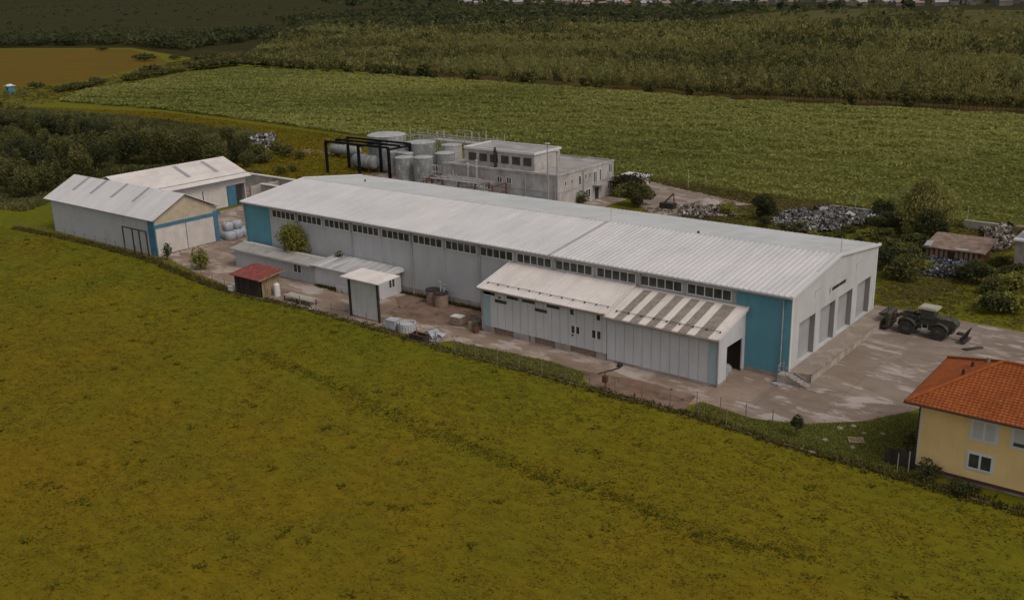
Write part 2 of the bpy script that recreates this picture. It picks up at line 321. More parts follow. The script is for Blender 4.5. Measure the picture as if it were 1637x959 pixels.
def sample(poly, n, margin=.1):
    P = np.array([q[:2] for q in poly]); lo = P.min(0); hi = P.max(0)
    p = np.random.rand(int(n), 2)*(hi-lo)+lo
    k = inpoly(p[:, 0], p[:, 1], poly); p = p[k]
    P3 = np.c_[p, np.zeros(len(p))]; return p[inview(P3, margin)]
def vnoise(p, s, seed=0):
    """cheap smooth 2-d noise 0..1"""
    r = np.random.RandomState(seed); o = np.zeros(len(p))
    for k in range(9):
        a = r.rand()*6.28; f = s*(.6+1.3*r.rand()); o += np.sin((p[:, 0]*math.cos(a)+p[:, 1]*math.sin(a))*f+r.rand()*6.28)
    return .5+.5*np.tanh(o/3)
def sheet(name, pts, z, mt):
    o = MB().poly([(q[0], q[1], z) for q in pts]).build(name, mt); o['kind'] = 'structure'; return o

# ------------------------------------------------------------------ ground
g = MB(); g.poly([(-30000, -600, 0), (9000, -600, 0), (9000, 30000, 0), (-30000, 30000, 0)]); tag(g.build('ground', 'grass'), kind='structure')
# far country
far = [at(-300, 84), at(0, 78), at(210, 77), at(300, 92), at(420, 100), at(640, 121), at(900, 138), at(1200, 160), at(1750, 188), (700, 350), (1400, 1500), (8900, 29000), (-29000, 29000), (-29000, 4000)]
sheet('far_meadow', far, .01, 'farmeadow')
sheet('ochre_field', [at(-200, 150), at(-200, 84), at(0, 80), at(120, 78.5), at(205, 79), at(255, 92), at(268, 100), at(225, 108), at(150, 127), at(60, 138), at(0, 140)], .02, 'ochre')
sheet('hay_field', [at(1130, 33), at(1250, 19), at(1420, 13), at(1470, 20), at(1400, 27), at(1330, 31), at(1200, 42)], .02, 'stubble')
sheet('hay_field', [at(1480, 24), at(1540, 16), at(1760, 18), at(1760, 50), at(1600, 42)], .02, 'stubble')
# crop field
crop = [at(95, 163), at(130, 147), at(215, 134), at(300, 118), at(378, 110), at(470, 113), at(640, 124), at(900, 141), at(1200, 164), at(1637, 186), at(1760, 194), at(1760, 385), at(1637, 366), at(1400, 337), at(1200, 311), at(1050, 289), at(900, 267), at(740, 240), at(560, 216), at(420, 196), at(260, 176)]
crop = [(q[0], q[1]) for q in crop]
sheet('crop_soil', crop, .015, 'cropsoil')
e0 = [(700, 124), (900, 140), (1050, 150), (1200, 162), (1400, 170), (1637, 184), (1760, 192)]
sheet('dry_grass_strip', [at(px, py+1.5) for px, py in e0]+[at(px, py-9) for px, py in e0[::-1]], .025, 'dry')
b = MB(); np.random.seed(40); N_ = 60
V = []; F = []
for i in range(N_):
    a = R(-95+130*i/(N_-1)); d0, d1, d2 = 9000, 12000, 16000; hh_ = 190+90*math.sin(i*.35)+50*math.sin(i*.9+1)
    for d_, z_ in ((d0, 0), (d1, hh_), (d2, 0)): V.append((CAM[0]+d_*math.sin(a), CAM[1]+d_*math.cos(a), z_-.5))
for i in range(N_-1): F += [(3*i, 3*i+3, 3*i+4, 3*i+1), (3*i+1, 3*i+4, 3*i+5, 3*i+2)]
tag(b.add(V, F).build('hills', 'farmeadow'), kind='structure')
# near yards
FL = [(-139, -10.5), (-125, -9.6), (-112, -9.2), (-98, -9.6), (-88, -11.3), (-78, -12.7), (-72, -12.9), (-60, -12.3), (-47.7, -12.4), (-32.6, -13.3), (-20.8, -13.1), (-10.5, -13.4), (-4, -13.2), (5.6, -14), (14, -14.2), (30, -15)]
def fy(x):
    for (a, b), (c, d) in zip(FL, FL[1:]):
        if a <= x <= c: return b+(d-b)*(x-a)/(c-a)
    return FL[0][1] if x < FL[0][0] else FL[-1][1]
yard = [(-99.5, -7.6), (-96, -7.6), (-92, -8.6), (-84, -10.3), (-76, -11.4), (-66, -12), (-58, -12), (-47, -12), (-44, -11.2), (-40, -11.9), (-37, -12.6), (-35.8, -10.6), (-27.8, -9.9), (-22.5, -9.5), (-17.5, -10.0), (-15.5, -12.6), (-10, -13.0), (-5.5, -12.7), (-4.4, -9.8), (-1.5, -10.2), (1, -10.6), (3.4, -9.9), (5.6, -8.9), (9.5, -5.6), (12.4, -.8), (14, 3.5), (40, 6), (60, 8), (60, 27), (16, 27.6), (-1, 28.3), (-1, .2), (-99.5, .2)]
sheet('concrete_yard', yard, .02, 'yard')
sheet('parking_lot', [(-.6, -10.2), (1, -10.55), (3.4, -9.85), (5.6, -8.85), (9.5, -5.55), (12.4, -.75), (14, 3.55), (40, 6.05), (60, 8.05), (60, 26.95), (16, 27.55), (-.6, 28.2)], .026, 'lot')
sheet('concrete_yard', [(-119, .3), (-86, .3), (-86, 26), (-96, 44), (-133, 46), (-136, 30), (-119, 27)], .02, 'yard')
sheet('dirt_patch', [(-49.5, -7.8), (-43, -8.0), (-38, -6.2), (-35.2, -6.6), (-35.2, -.1), (-52.5, -.1), (-53, -2.5), (-50, -4.8)], .026, 'dirt')
sheet('dirt_patch', [(-18.5, -9.7), (-12, -8.6), (-5.5, -8.9), (-4.8, -12.5), (-10, -12.9), (-15.5, -12.5), (-17, -11.5)], .026, 'dirt')
sheet('green_lawn', [(-4.4, -9.9), (-1.5, -10.3), (1, -10.7), (3.4, -10), (5.6, -9), (9.5, -5.7), (12.3, -1), (15.5, -1), (16, -14), (5.6, -13.8), (-4.2, -13)], .028, 'lawn')
sheet('dirt_yard', [at(1040, 291), at(1120, 300), at(1205, 322), at(1180, 345), at(1100, 350), at(1045, 345), at(1010, 320)], .02, 'lot')
sheet('dirt_yard', [(-96, 27), (-60, 30), (-60, 66), (-95, 64), (-118, 66), (-126, 54)], .018, 'yard')
sheet('gravel_track', [at(1190, 318), at(1300, 332), at(1400, 343), at(1500, 354), at(1637, 372), at(1637, 378), at(1500, 360), at(1300, 337), at(1195, 325)], .02, 'stubble')
sheet('gravel_track', [at(300, 216), at(370, 213), at(430, 232), at(500, 240), at(560, 243), at(560, 248), at(495, 245), at(420, 238), at(370, 218)], .022, 'lot')
sheet('service_road', [at(1550, 352), at(1700, 366), at(1700, 392), at(1590, 375)], .024, 'lot')

# ------------------------------------------------------------------ main hall
L, W, HE, HR = 86.5, 24.0, 8.75, 10.27
hall = thing('warehouse', 'long white gabled warehouse with teal end panels and four loading doors over a dock', 'warehouse', (0, 0, 0))
b = MB()
b.box(-L, 0, 0, .25, .3, HE-.1)                      # front wall
b.box(-L, 0, W-.25, W, 0, HE-.1)                     # back wall
b.prism([(-L, .25, 0), (-L, W-.25, 0), (-L, W-.25, HE-.1), (-L, W/2, HR-.12), (-L, .25, HE-.1)], (.25, 0, 0))
b.build('wall', 'wall_left', hall)
DY = [(2.0, 6.15), (7.5, 11.6), (12.5, 16.65), (18.15, 22.35)]; DZ0, DZ1 = 1.02, 5.35
b = MB(); ys = [0.0]+[q for d in DY for q in d]+[W]
for i in range(0, len(ys), 2): b.box(-.55, 0.0, ys[i], ys[i+1], 0, DZ1)
for d in DY: b.box(-.55, 0, d[0], d[1], 0, DZ0-.04)
b.prism([(-.55, 0, DZ1), (-.55, W, DZ1), (-.55, W, HE+.02), (-.55, W/2, HR+.05), (-.55, 0, HE+.02)], (.55, 0, 0))
ge = b.build('gable_wall', 'white', hall); ge['label'] = 'white loading gable with four tall door openings'
for d in DY:
    q = MB()
    q.box(-.62, -.56, d[0], d[1], DZ0-.03, DZ1)
    for k in range(9): q.box(-.56, -.54, d[0]+.05, d[1]-.05, DZ0+k*.48, DZ0+k*.48+.03)
    o = q.build('loading_door', 'greydoor', hall)
    MB().box(-.54, -.02, d[1]-.03, d[1]-.001, DZ0, DZ1-.003).box(-.54, -.02, d[0]+.001, d[1]-.031, DZ1-.03, DZ1-.003).build('door_jamb_shade', 'jamb_shade', o)  # far jamb and head skinned darker, painting in the recess shade
b = MB()
for a, c in ((-L, -80.6), (-4.80, -.03)): b.box(a, c, -.06, -.003, .45, 8.40)
b.box(-5.9, -4.82, -.06, -.003, 6.95, 8.40)
b.split('teal_panel', 'teal', hall)
MB().box(-L, -5.72, -.05, -.003, 0, .9).box(-4.8, -.03, -.07, -.003, 0, .45).build('plinth', 'plinth', hall)
MB().box(-.03, .045, -.075, .3, 0.05, HE-.02).box(-.03, .045, W-.3, W+.05, 0.02, HE-.05).split('corner_post', 'trim', hall)
# window bands
bays = 13; x0 = -80.1; bw = 5.69
for k in range(bays):
    a = x0+k*bw+.25; e = a+5.05; z0, z1 = 7.1, 8.2
    f = MB(); f.box(a, e, -.07, -.004, z0-.07, z0+.04).box(a, e, -.07, -.004, z1-.05, z1+.05)
    pw = (e-a)/5
    for j in range(6): f.box(a+j*pw-.05, a+j*pw+.05, -.08, -.004, z0+.04, z1-.05)
    o = f.build('window', 'trim', hall)
    gl = MB()
    for j in range(5): gl.box(a+j*pw+.05, a+(j+1)*pw-.05, -.035, -.006, z0+.04, z1-.05)
    gl.build('glass', 'glass', o)
b = MB()
for k in range(14): b.box(x0+k*bw-.16, x0+k*bw+.16, -.055, -.002, 6.95, 8.4)
for k in range(0, 14): b.box(x0+k*bw-.02, x0+k*bw+.02, -.012, -.002, .9, 6.95)
b.split('pilaster', 'gutter', hall)
b = MB()
for x in (-74.4, -63.0, -51.7, -40.1, -28.7, -17.3): b.cyl((x, -.16, .1), (x, -.16, 8.3), .08, n=8).cbox((x, -.25, 8.35), (.25, .35, .2))
b.cyl((-.85, -.2, 0), (-.85, -.2, 8.3), .075, n=8); b.cyl((-.45, -.2, 0), (-.45, -.2, 1.9), .05, n=8)
b.cyl((-L+.15, -.2, 0), (-L+.15, -.2, 8.3), .08, n=8)
b.split('downpipe', 'gutter', hall)
SEAM = -29.3
b = MB(); b.ribs(-L-.2, SEAM, -.45, HE-.02, W/2, HR, pitch=.62, h=.045); b.ribs(SEAM+.12, .12, -.45, HE, W/2, HR+.02, pitch=.62, h=.06, w=.42)
rf = b.build('roof', 'roof', hall)
b = MB(); b.ribs(-L-.2, .12, W+.35, HE-.02, W/2, HR, pitch=.62, h=.03)
b.build('back_roof', 'roof_far', hall)
b = MB(); b.prism([(-L-.2, W/2-.35, HR-.02), (-L-.2, W/2, HR+.07), (-L-.2, W/2+.35, HR-.02)], (L+.35, 0, 0)); b.build('ridge_cap', 'roof_far', rf)
b = MB()
for s, ya, yb in ((1, -.5, W/2), (-1, W+.4, W/2)):
    for x, wd in ((.02, .22), (-L-.24, .22)):
        b.prism([(x, ya, HE-.22), (x, ya, HE+.09), (x, yb, HR+.13), (x, yb, HR-.18)], (wd, 0, 0))
b.split('verge_trim', 'trim', hall)
b = MB(); b.prism([(SEAM+.0, -.46, HE+.03), (SEAM+.0, -.46, HE+.10), (SEAM+.0, W/2-.4, HR+.06), (SEAM+.0, W/2-.4, HR-.02)], (.16, 0, 0)); b.build('roof_seam', 'gutter', rf)
b = MB(); b.box(-L-.2, .1, -.62, -.42, HE-.2, HE-.04); b.box(-L, 0, -.42, 0, HE-.32, HE-.22); b.build('gutter', 'gutter', hall)
b = MB(); b.cyl((SEAM+.6, W/2-.3, HR), (SEAM+.6, W/2-.3, HR+1.9), .03, n=5); b.cyl((.05, W/2, HR), (.05, W/2, HR+1.9), .035, n=5); b.split('roof_mast', 'gutter', hall)
MB().cyl((-17, W/2+.3, HR-.1), (-17, W/2+.3, HR+.25), .15, n=8).cyl((-78, 17, 9.4), (-78, 17, 10.0), .12, n=8).split('roof_vent', 'dark', hall)
# the dark lettered strip on the gable, too small to read, and the faint frames beside it
b = MB(); random.seed(3); y = 10.35
while y < 12.25: wl = random.choice((.17, .2, .14)); b.box(.001, .05, y, y+wl, 6.68, 7.0); y += wl+.02
y = 12.5
while y < 14.2: wl = random.choice((.17, .2, .14)); b.box(.001, .05, y, y+wl, 6.68, 7.0); y += wl+.02
b.build('sign_lettering', 'dark', hall)
MB().box(.001, .04, 9.62, 9.72, 6.35, 7.1).box(.001, .04, 9.85, 9.92, 6.6, 7.3).box(.001, .03, 9.3, 9.62, 7.05, 7.1).build('sign_emblem', 'gutter', hall)
MB().box(.001, .03, 5.6, 7.6, 7.75, 7.8).box(.001, .03, 5.6, 5.66, 7.1, 7.75).box(.001, .03, 17.2, 19.0, 7.9, 7.95).box(.001, .03, 17.2, 17.26, 7.15, 7.9).split('sign_frame', 'greydoor', hall)
# dock
dk = thing('loading_dock', 'raised concrete loading dock along the white gable of the warehouse', 'loading dock', (1.2, 12, 0))
b = MB(); b.prism([(.06, -.35, 0), (2.2, .35, 0), (2.2, 24, 0), (.06, 24, 0)], (0, 0, .92)); b.build('deck', 'dock', dk); MB().box(2.205, 2.26, .3, 24.0, .03, .79).build('side_wall', 'dockside', dk)
MB().box(2.2, 2.32, .3, 24.05, .80, 1.0).box(0.06, 2.32, 24.0, 24.12, .8, 1.0).build('edge_beam', 'dock', dk)
stp = thing('dock_stairs', 'small concrete stairs with a pipe railing at the near end of the loading dock', 'stairs', (.9, -1, 0))
b = MB()
for k in range(6): b.box(.3+k*.36, .3+(k+1)*.36+.03, -1.35, -.42, .02, .92-k*.15)
b.box(-.55, .3, -1.5, -.38, .02, .93)
b.build('steps', 'plinth', stp)
b = MB(); P = [(-.5, -1.42, .9), (.3, -1.42, .93), (2.3, -1.42, .15)]
for q in P: b.cyl(q, (q[0], q[1], q[2]+.95), .03, n=6)
for q, r in zip(P, P[1:]):
    for h in (.5, .95): b.cyl((q[0], q[1], q[2]+h), (r[0], r[1], r[2]+h), .025, n=6)
b.cyl((-.5, -1.42, 1.85), (-.5, -.45, 1.85), .025, n=6)
b.build('railing', 'pipe', stp)

# ------------------------------------------------------------------ annexes
an = thing('annex_building', 'lean-to annex with dark slot windows under a cream ribbed roof, against the warehouse front', 'annex', (-26.4, -3, 0))
AY = -5.9
b = MB(); b.box(-34.9, -17.85, AY, AY+.15, .78, 5.2); b.prism([(-34.9, AY+.15, .78), (-34.9, -.02, .78), (-34.9, -.02, 6.85), (-34.9, AY+.15, 5.25)], (.15, 0, 0))
b.build('wall', 'wall', an)
b = MB()
for k in range(1, 16): x = -34.9+k*1.1; b.box(x-.02, x+.02, AY-.018, AY-.002, .8, 5.15)
b.build('panel_seam', 'gutter', an)
MB().box(-34.92, -33.8, AY-.03, AY-.003, .8, 5.15).build('pale_blue_panel', 'palebl', an)
b = MB(); b.box(-34.7, -17.9, AY+.25, AY+.4, 0, .78)
b.build('recessed_plinth', 'brick', an)
b = MB()
for a, c in ((-34.9, -33.4), (-30.4, -28.2), (-28.0, -27.5), (-24.6, -22.6), (-19.1, -17.9)): b.box(a, c, AY-.08, AY+.24, 0, .76)
b.split('footing_block', 'plinth', an)
slots = [(-34.75, -33.05, 4.62, 5.04), (-33.05, -31.35, 3.86, 4.26), (-31.3, -29.65, 4.62, 5.04), (-29.1, -27.3, 4.62, 5.04), (-27.3, -25.65, 3.86, 4.24), (-25.65, -23.95, 4.62, 5.04), (-32.5, -32.2, 4.4, 4.65)]
for (a, c, z0, z1) in slots:
    o = MB().box(a, c, AY-.03, AY-.003, z0, z1).build('slot_window', 'glass', an)
    MB().box(a-.05, c+.05, AY-.06, AY-.003, z0-.07, z0).build('sill', 'trim', o)
for (a, c, z0, z1, dbl) in ((-22.5, -22.02, 4.35, 5.0, 0), (-19.08, -18.6, 4.35, 5.0, 0), (-22.35, -21.3, 2.3, 3.12, 1), (-19.65, -18.55, 2.25, 3.15, 1), (-22.35, -22.05, 1.9, 2.18, 0)):
    fr = MB().box(a-.06, c+.06, AY-.05, AY-.003, z0-.08, z0).box(a-.06, c+.06, AY-.05, AY-.003, z1, z1+.05).box(a-.06, a, AY-.05, AY-.003, z0, z1).box(c, c+.06, AY-.05, AY-.003, z0, z1)
    if dbl: m_ = (a+c)/2; fr.box(m_-.1, m_+.1, AY-.05, AY-.003, z0, z1)
    o = fr.build('window', 'trim', an)
    MB().box(a, c, AY-.02, AY-.003, z0, z1).build('glass', 'glass', o)
b = MB(); b.ribs(-35.25, -26.9, AY-.45, 5.38, -.1, 6.98, pitch=.42, h=.04); b.ribs(-26.75, -17.75, AY-.45, 5.38, -.1, 6.98, pitch=.42, h=.04)
rf = b.build('roof', 'roof_warm', an)
MB().prism([(-26.93, AY-.45, 5.35), (-26.93, AY-.45, 5.47), (-26.93, -.1, 7.07), (-26.93, -.1, 6.95)], (.2, 0, 0)).prism([(-35.4, AY-.48, 5.2), (-35.4, AY-.48, 5.46), (-35.4, -.1, 7.06), (-35.4, -.1, 6.8)], (.16, 0, 0)).build('roof_seam', 'trim', rf)
def snowguard(x0, x1, ya, za, slope, parent):
    b = MB(); y = ya+1.15; z = za+1.15*slope
    for h in (.14,): b.cyl((x0, y, z+h), (x1, y, z+h), .03, n=6)
    n = int((x1-x0)/1.4)
    for i in range(n+1): x = x0+(x1-x0)*i/n; b.box(x-.03, x+.03, y-.1, y+.12, z-.02, z+.16)
    b.build('snow_guard', 'dark', parent)
snowguard(-34.6, -18.1, AY-.45, 5.42, .252, rf)
b = MB(); b.box(-35.3, -17.7, AY-.6, AY-.44, 5.24, 5.38); b.box(-35.1, -17.8, AY-.44, AY, 5.12, 5.22); b.cyl((-34.98, AY-.1, .3), (-34.98, AY-.1, 5.2), .06, n=8); b.build('gutter', 'plinth', an)

ax = thing('annex_building', 'lean-to annex with brown translucent roof strips and a dark open doorway, at the teal panel', 'annex', (-11.3, -3, 0))
b = MB(); b.box(-17.75, -4.85, AY-.02, AY+.13, .3, 4.98)
b.box(-4.97, -4.82, AY+.13, -4.05, .3, 3.68).box(-4.97, -4.82, -.62, -.02, .3, 3.68)
b.prism([(-4.97, AY+.13, 3.68), (-4.97, -.02, 3.68), (-4.97, -.02, 6.7), (-4.97, AY+.13, 5.0)], (.15, 0, 0))
b.build('wall', 'wall', ax)
b = MB()
for k in range(1, 12): x = -17.75+k*1.08; b.box(x-.02, x+.02, AY-.038, AY-.022, .3, 4.9)
b.build('panel_seam', 'gutter', ax)
MB().box(-17.6, -5.0, -.25, -.1, 0, 6.5).box(-9.2, -9.0, AY+.2, -.3, 0, 5).build('doorway_shade', 'darkwood_and_shade', ax)  # dark lining and partition added so the doorway's shade is in the colour
MB().box(-5.75, -4.84, AY-.05, AY-.023, .3, 4.95).build('pale_blue_panel', 'palebl', ax)
MB().box(-17.75, -4.82, AY-.06, AY+.1, 0, .3).box(-4.95, -4.79, AY+.1, -4.05, 0, .3).box(-4.95, -4.79, -.62, -.02, 0, .3).build('plinth', 'plinth', ax)
b = MB()
AZ0, AZ1, YA, YB = 5.15, 6.83, AY-.5, -.1
strips = [(-16.6, -15.6), (-14.75, -13.7), (-12.75, -11.7), (-10.85, -9.8), (-9.1, -8.1), (-7.2, -5.75)]
segs = []; x = -17.72
for a, c in strips: segs.append((x, a, 0)); segs.append((a, c, 1)); x = c
segs.append((x, -4.62, 0))
bs = [MB(), MB()]
for a, c, k in segs: bs[k].ribs(a, c, YA, AZ0, YB if not k else YB-.35, AZ1 if not k else AZ1-.092, pitch=.26, h=.035)
for a, c, k in segs:
    if k: bs[0].ribs(a, c, YB-.35, AZ1-.092, YB, AZ1, pitch=.26, h=.035)
rf = bs[0].build('roof', 'roof_warm', ax); bs[1].split('roof_light', 'trans', rf)
MB().prism([(-4.64, YA-.03, AZ0-.25), (-4.64, YA-.03, AZ0+.1), (-4.64, YB, AZ1+.1), (-4.64, YB, AZ1-.25)], (.16, 0, 0)).prism([(-17.98, YA-.03, AZ0-.1), (-17.98, YA-.03, AZ0+.35), (-17.98, YB, AZ1+.3), (-17.98, YB, AZ1-.15)], (.22, 0, 0)).split('verge_trim', 'roof_warm', rf)
snowguard(-17.0, -5.0, YA, AZ0+.04, .26, rf)
b = MB(); b.box(-17.7, -4.5, YA-.15, YA, AZ0-.2, AZ0-.04); b.box(-17.7, -4.85, YA, AY, AZ0-.3, AZ0-.2); b.cyl((-4.78, AY-.12, 0), (-4.78, AY-.12, 5), .06, n=8); b.build('gutter', 'plinth', ax)
bg_ = MB().cbox((-5.9, -2.6, .45), (1.0, 1.2, .8), .3).cbox((-6.1, -1.5, .35), (.9, .9, .6), .8).build('sack_pile', 'bag'); tag(bg_, 'pale sacks lying just inside the dark annex doorway', 'sacks')

# ------------------------------------------------------------------ low outbuildings
ob = thing('outbuilding', 'low grey outbuilding with weathered flat-pitched roof and one white window, below the green shrub', 'outbuilding', (-75, -3, 0))
MB().box(-84.2, -66.4, -4.15, -.95, 0, 2.55).build('wall', 'wall_left', ob)
b = MB(); b.prism([(-84.6, -4.7, 2.6), (-84.6, -4.7, 2.78), (-84.6, -2.1, 3.18), (-84.6, -2.1, 3.0)], (18.6, 0, 0)); b.prism([(-84.6, -2.1, 3.0), (-84.6, -2.1, 3.18), (-84.6, -.9, 2.95), (-84.6, -.9, 2.8)], (18.6, 0, 0))
rf = b.build('roof', 'oldroof', ob)
MB().box(-84.65, -65.95, -2.2, -1.95, 3.15, 3.24).build('ridge_cap', 'trim', rf)
MB().box(-84.65, -65.95, -4.84, -4.7, 2.55, 2.74).build('gutter', 'gutter', ob)
def winb(parent, a, c, y, z0, z1, n=2, axis=0):
    fr = MB(); gl = MB(); t = .07
    def bx(B, p, q, d, r, s):
        if axis == 0: B.box(p, q, y-d, y-.003, r, s)
        else: B.box(y+.003, y+d, p, q, r, s)
    bx(fr, a-t, c+t, .07, z0-t*1.3, z0); bx(fr, a-t, c+t, .06, z1, z1+t); pw = (c-a)/n
    for j in range(n+1): x = a+j*pw; bx(fr, x-t*.8, x+t*.8, .06, z0, z1)
    for j in range(n): bx(gl, a+j*pw+t*.8, a+(j+1)*pw-t*.8, .03, z0, z1)
    o = fr.build('window', 'trim', parent); gl.build('glass', 'glass', o); return o
winb(ob, -70.9, -69.3, -4.15, 1.2, 2.3)
oc = thing('outbuilding', 'low grey outbuilding with streaky shiny metal roof, behind the tall white screen', 'outbuilding', (-60, -2.5, 0))
MB().box(-66.3, -53.8, -4.3, -.35, 0, 3.0).build('wall', 'wall', oc)
b = MB(); b.ribs(-66.5, -53.4, -4.85, 3.08, -.15, 3.5, pitch=.8, h=.03, t=.14); b.build('roof', 'stripe', oc)
MB().box(-66.5, -53.35, -5.0, -4.86, 2.95, 3.12).box(-53.42, -53.3, -4.9, -.1, 2.95, 3.35).build('gutter', 'trim', oc)
winb(oc, -2.6, -1.5, -53.8, 1.2, 2.4, axis=1)
MB().box(-61.6, -58.9, -4.8, -4.31, 0, .9).build('step_block', 'white', oc)

# red roofed shed
sh = thing('shed', 'small wooden shed with faded red sheet roof and dark open front', 'shed', (-70.2, -10.8, 0))
b = MB(); b.box(-67.8, -67.7, -12.2, -9.2, 0, 2.5); b.box(-73.0, -72.9, -12.6, -9.2, 0, 2.5); b.box(-73, -67.7, -9.3, -9.2, 0, 3.0)
for k in range(9): y = -12.1+k*.33; b.box(-67.7, -67.66, y, y+.26, 0, 2.45)
b.build('side_wall', 'wood', sh)
b = MB(); b.box(-73, -67.7, -12.55, -12.45, 0, 2.5)
for k in range(14): b.box(-72.95+k*.38, -72.65+k*.38, -12.6, -12.55, 0, 2.5)
b.build('front_wall', 'darkwood_and_shade', sh)
MB().ribs(-73.5, -67.1, -13.1, 2.62, -8.7, 3.1, pitch=.3, h=.03, t=.08).build('roof', 'redroof', sh)
MB().prism([(-67.08, -13.1, 2.5), (-67.08, -13.1, 2.66), (-67.08, -8.7, 3.14), (-67.08, -8.7, 2.98)], (.05, 0, 0)).build('verge_board', 'wood', sh)

# tall white screen with roof
tw = thing('screen_shelter', 'tall white panel screen on black posts with its own small white roof', 'shelter', (-49.7, -10.8, 0))
MB().box(-51.95, -47.4, -10.8, -10.68, .25, 4.95).build('panel', 'white', tw)
b = MB()
for x in (-52.15, -47.2): b.box(x-.12, x+.12, -10.95, -10.7, 0, 5.0).box(x-.1, x+.1, -11.3, -8.0, 4.98, 5.12)
b.split('post', 'dark', tw)
b = MB(); b.ribs(-53.0, -46.4, -11.5, 5.16, -7.8, 5.35, pitch=.4, h=.04, t=.1); b.build('roof', 'roof_warm', tw)
b = MB()
for k in range(1, 5): x = -51.95+k*.91; b.box(x-.012, x+.012, -10.812, -10.802, .25, 4.95)
b.build('panel_seam', 'gutter', tw)

# ------------------------------------------------------------------ hangars on the left
def hangarA():
    t = thing('storage_barn', 'white gabled barn with pale roof, four narrow skylights and big cream double doors', 'barn', (-115, -2, 0))
    X0, X1, Y0, Y1, ZE, ZR = -130.4, -99.3, -7.6, 3.9, 5.7, 8.75; YM = -1.85
    MB().box(X0, X1-1.7, Y0, Y0+.15, 0, ZE).box(X0, X1, Y1-.15, Y1, 0, ZE).prism([(X0, Y0+.15, 0), (X0, Y1-.15, 0), (X0, Y1-.15, ZE), (X0, YM, ZR-.1), (X0, Y0+.15, ZE)], (.15, 0, 0)).build('wall', 'wall_left', t)
    b = MB(); b.box(X1-1.7, X1+.02, Y0-.02, Y0+.13, 0, ZE); b.box(X1-.1, X1+.08, Y1-.75, Y1+.05, 0, ZE-.6); b.box(X0-.06, X0-.01, Y0, Y1, 0, ZE)
    b.box(X1-.1, X1+.14, Y0, Y1+.6, 4.35, 4.85)
    b.split('blue_cladding', 'blue', t)
    b = MB(); n = 26; yy = [Y0+i*(Y1-Y0)/n for i in range(n+1)]
    for a, c in zip(yy, yy[1:]):
        za = ZE-.05+(ZR-ZE)*(1-abs((a+c)/2-YM)/(YM-Y0)) if (a+c)/2 < YM else ZE-.05+(ZR-ZE)*(1-abs((a+c)/2-YM)/(Y1-YM))
        b.box(X1-.06, X1, a, a+(c-a)*.62, 4.85, za); b.box(X1-.06, X1-.03, a+(c-a)*.62, c, 4.85, za)
    b.build('gable_cladding', 'corr_tan', t)
    for a, c, nm in ((Y0+.2, -2.1, 'door'), (-2.0, Y1-.8, 'door')):
        b = MB(); n = 16; dd = (c-a)/n
        for i in range(n): b.box(X1-.05, X1+.03, a+i*dd, a+i*dd+dd*.7, .1, 4.35); b.box(X1-.05, X1, a+i*dd+dd*.7, a+(i+1)*dd, .1, 4.35)
        b.build(nm, 'corr', t)
    b = MB(); b.ribs(X0-1.6, X1+.5, Y0-.45, ZE-.02, YM, ZR+.1, pitch=.6, h=.025, t=.07); b.ribs(X0-1.6, X1+.5, Y1+.5, ZE-.02, YM, ZR+.1, pitch=.6, h=.025, t=.07)
    rf = b.build('roof', 'roof', t)
    sl = (ZR+.12-ZE)/(YM-Y0+.45)
    for x in (-126.8, -121.1, -114.8, -108.5):
        a, c = -5.2, -1.9; z = lambda y: ZE-.02+sl*(y-Y0+.45)+.03
        MB().prism([(x-.32, a, z(a)), (x+.32, a, z(a)), (x+.32, c, z(c)), (x-.32, c, z(c))], (0, 0, .04)).build('skylight', 'sky_l', rf)
    return t
hangarA()
rk = thing('steel_rack', 'dark tubular steel rack leaning frame beside the barn side wall', 'rack', (-104, -8.8, 0))
b = MB()
for x in (-106.6, -103.9, -102.0, -100.0): b.box(x-.09, x+.09, -8.7, -8.55, 0, 4.0)
b.box(-106.7, -99.9, -8.7, -8.55, 3.95, 4.1); b.build('frame', 'dark', rk)
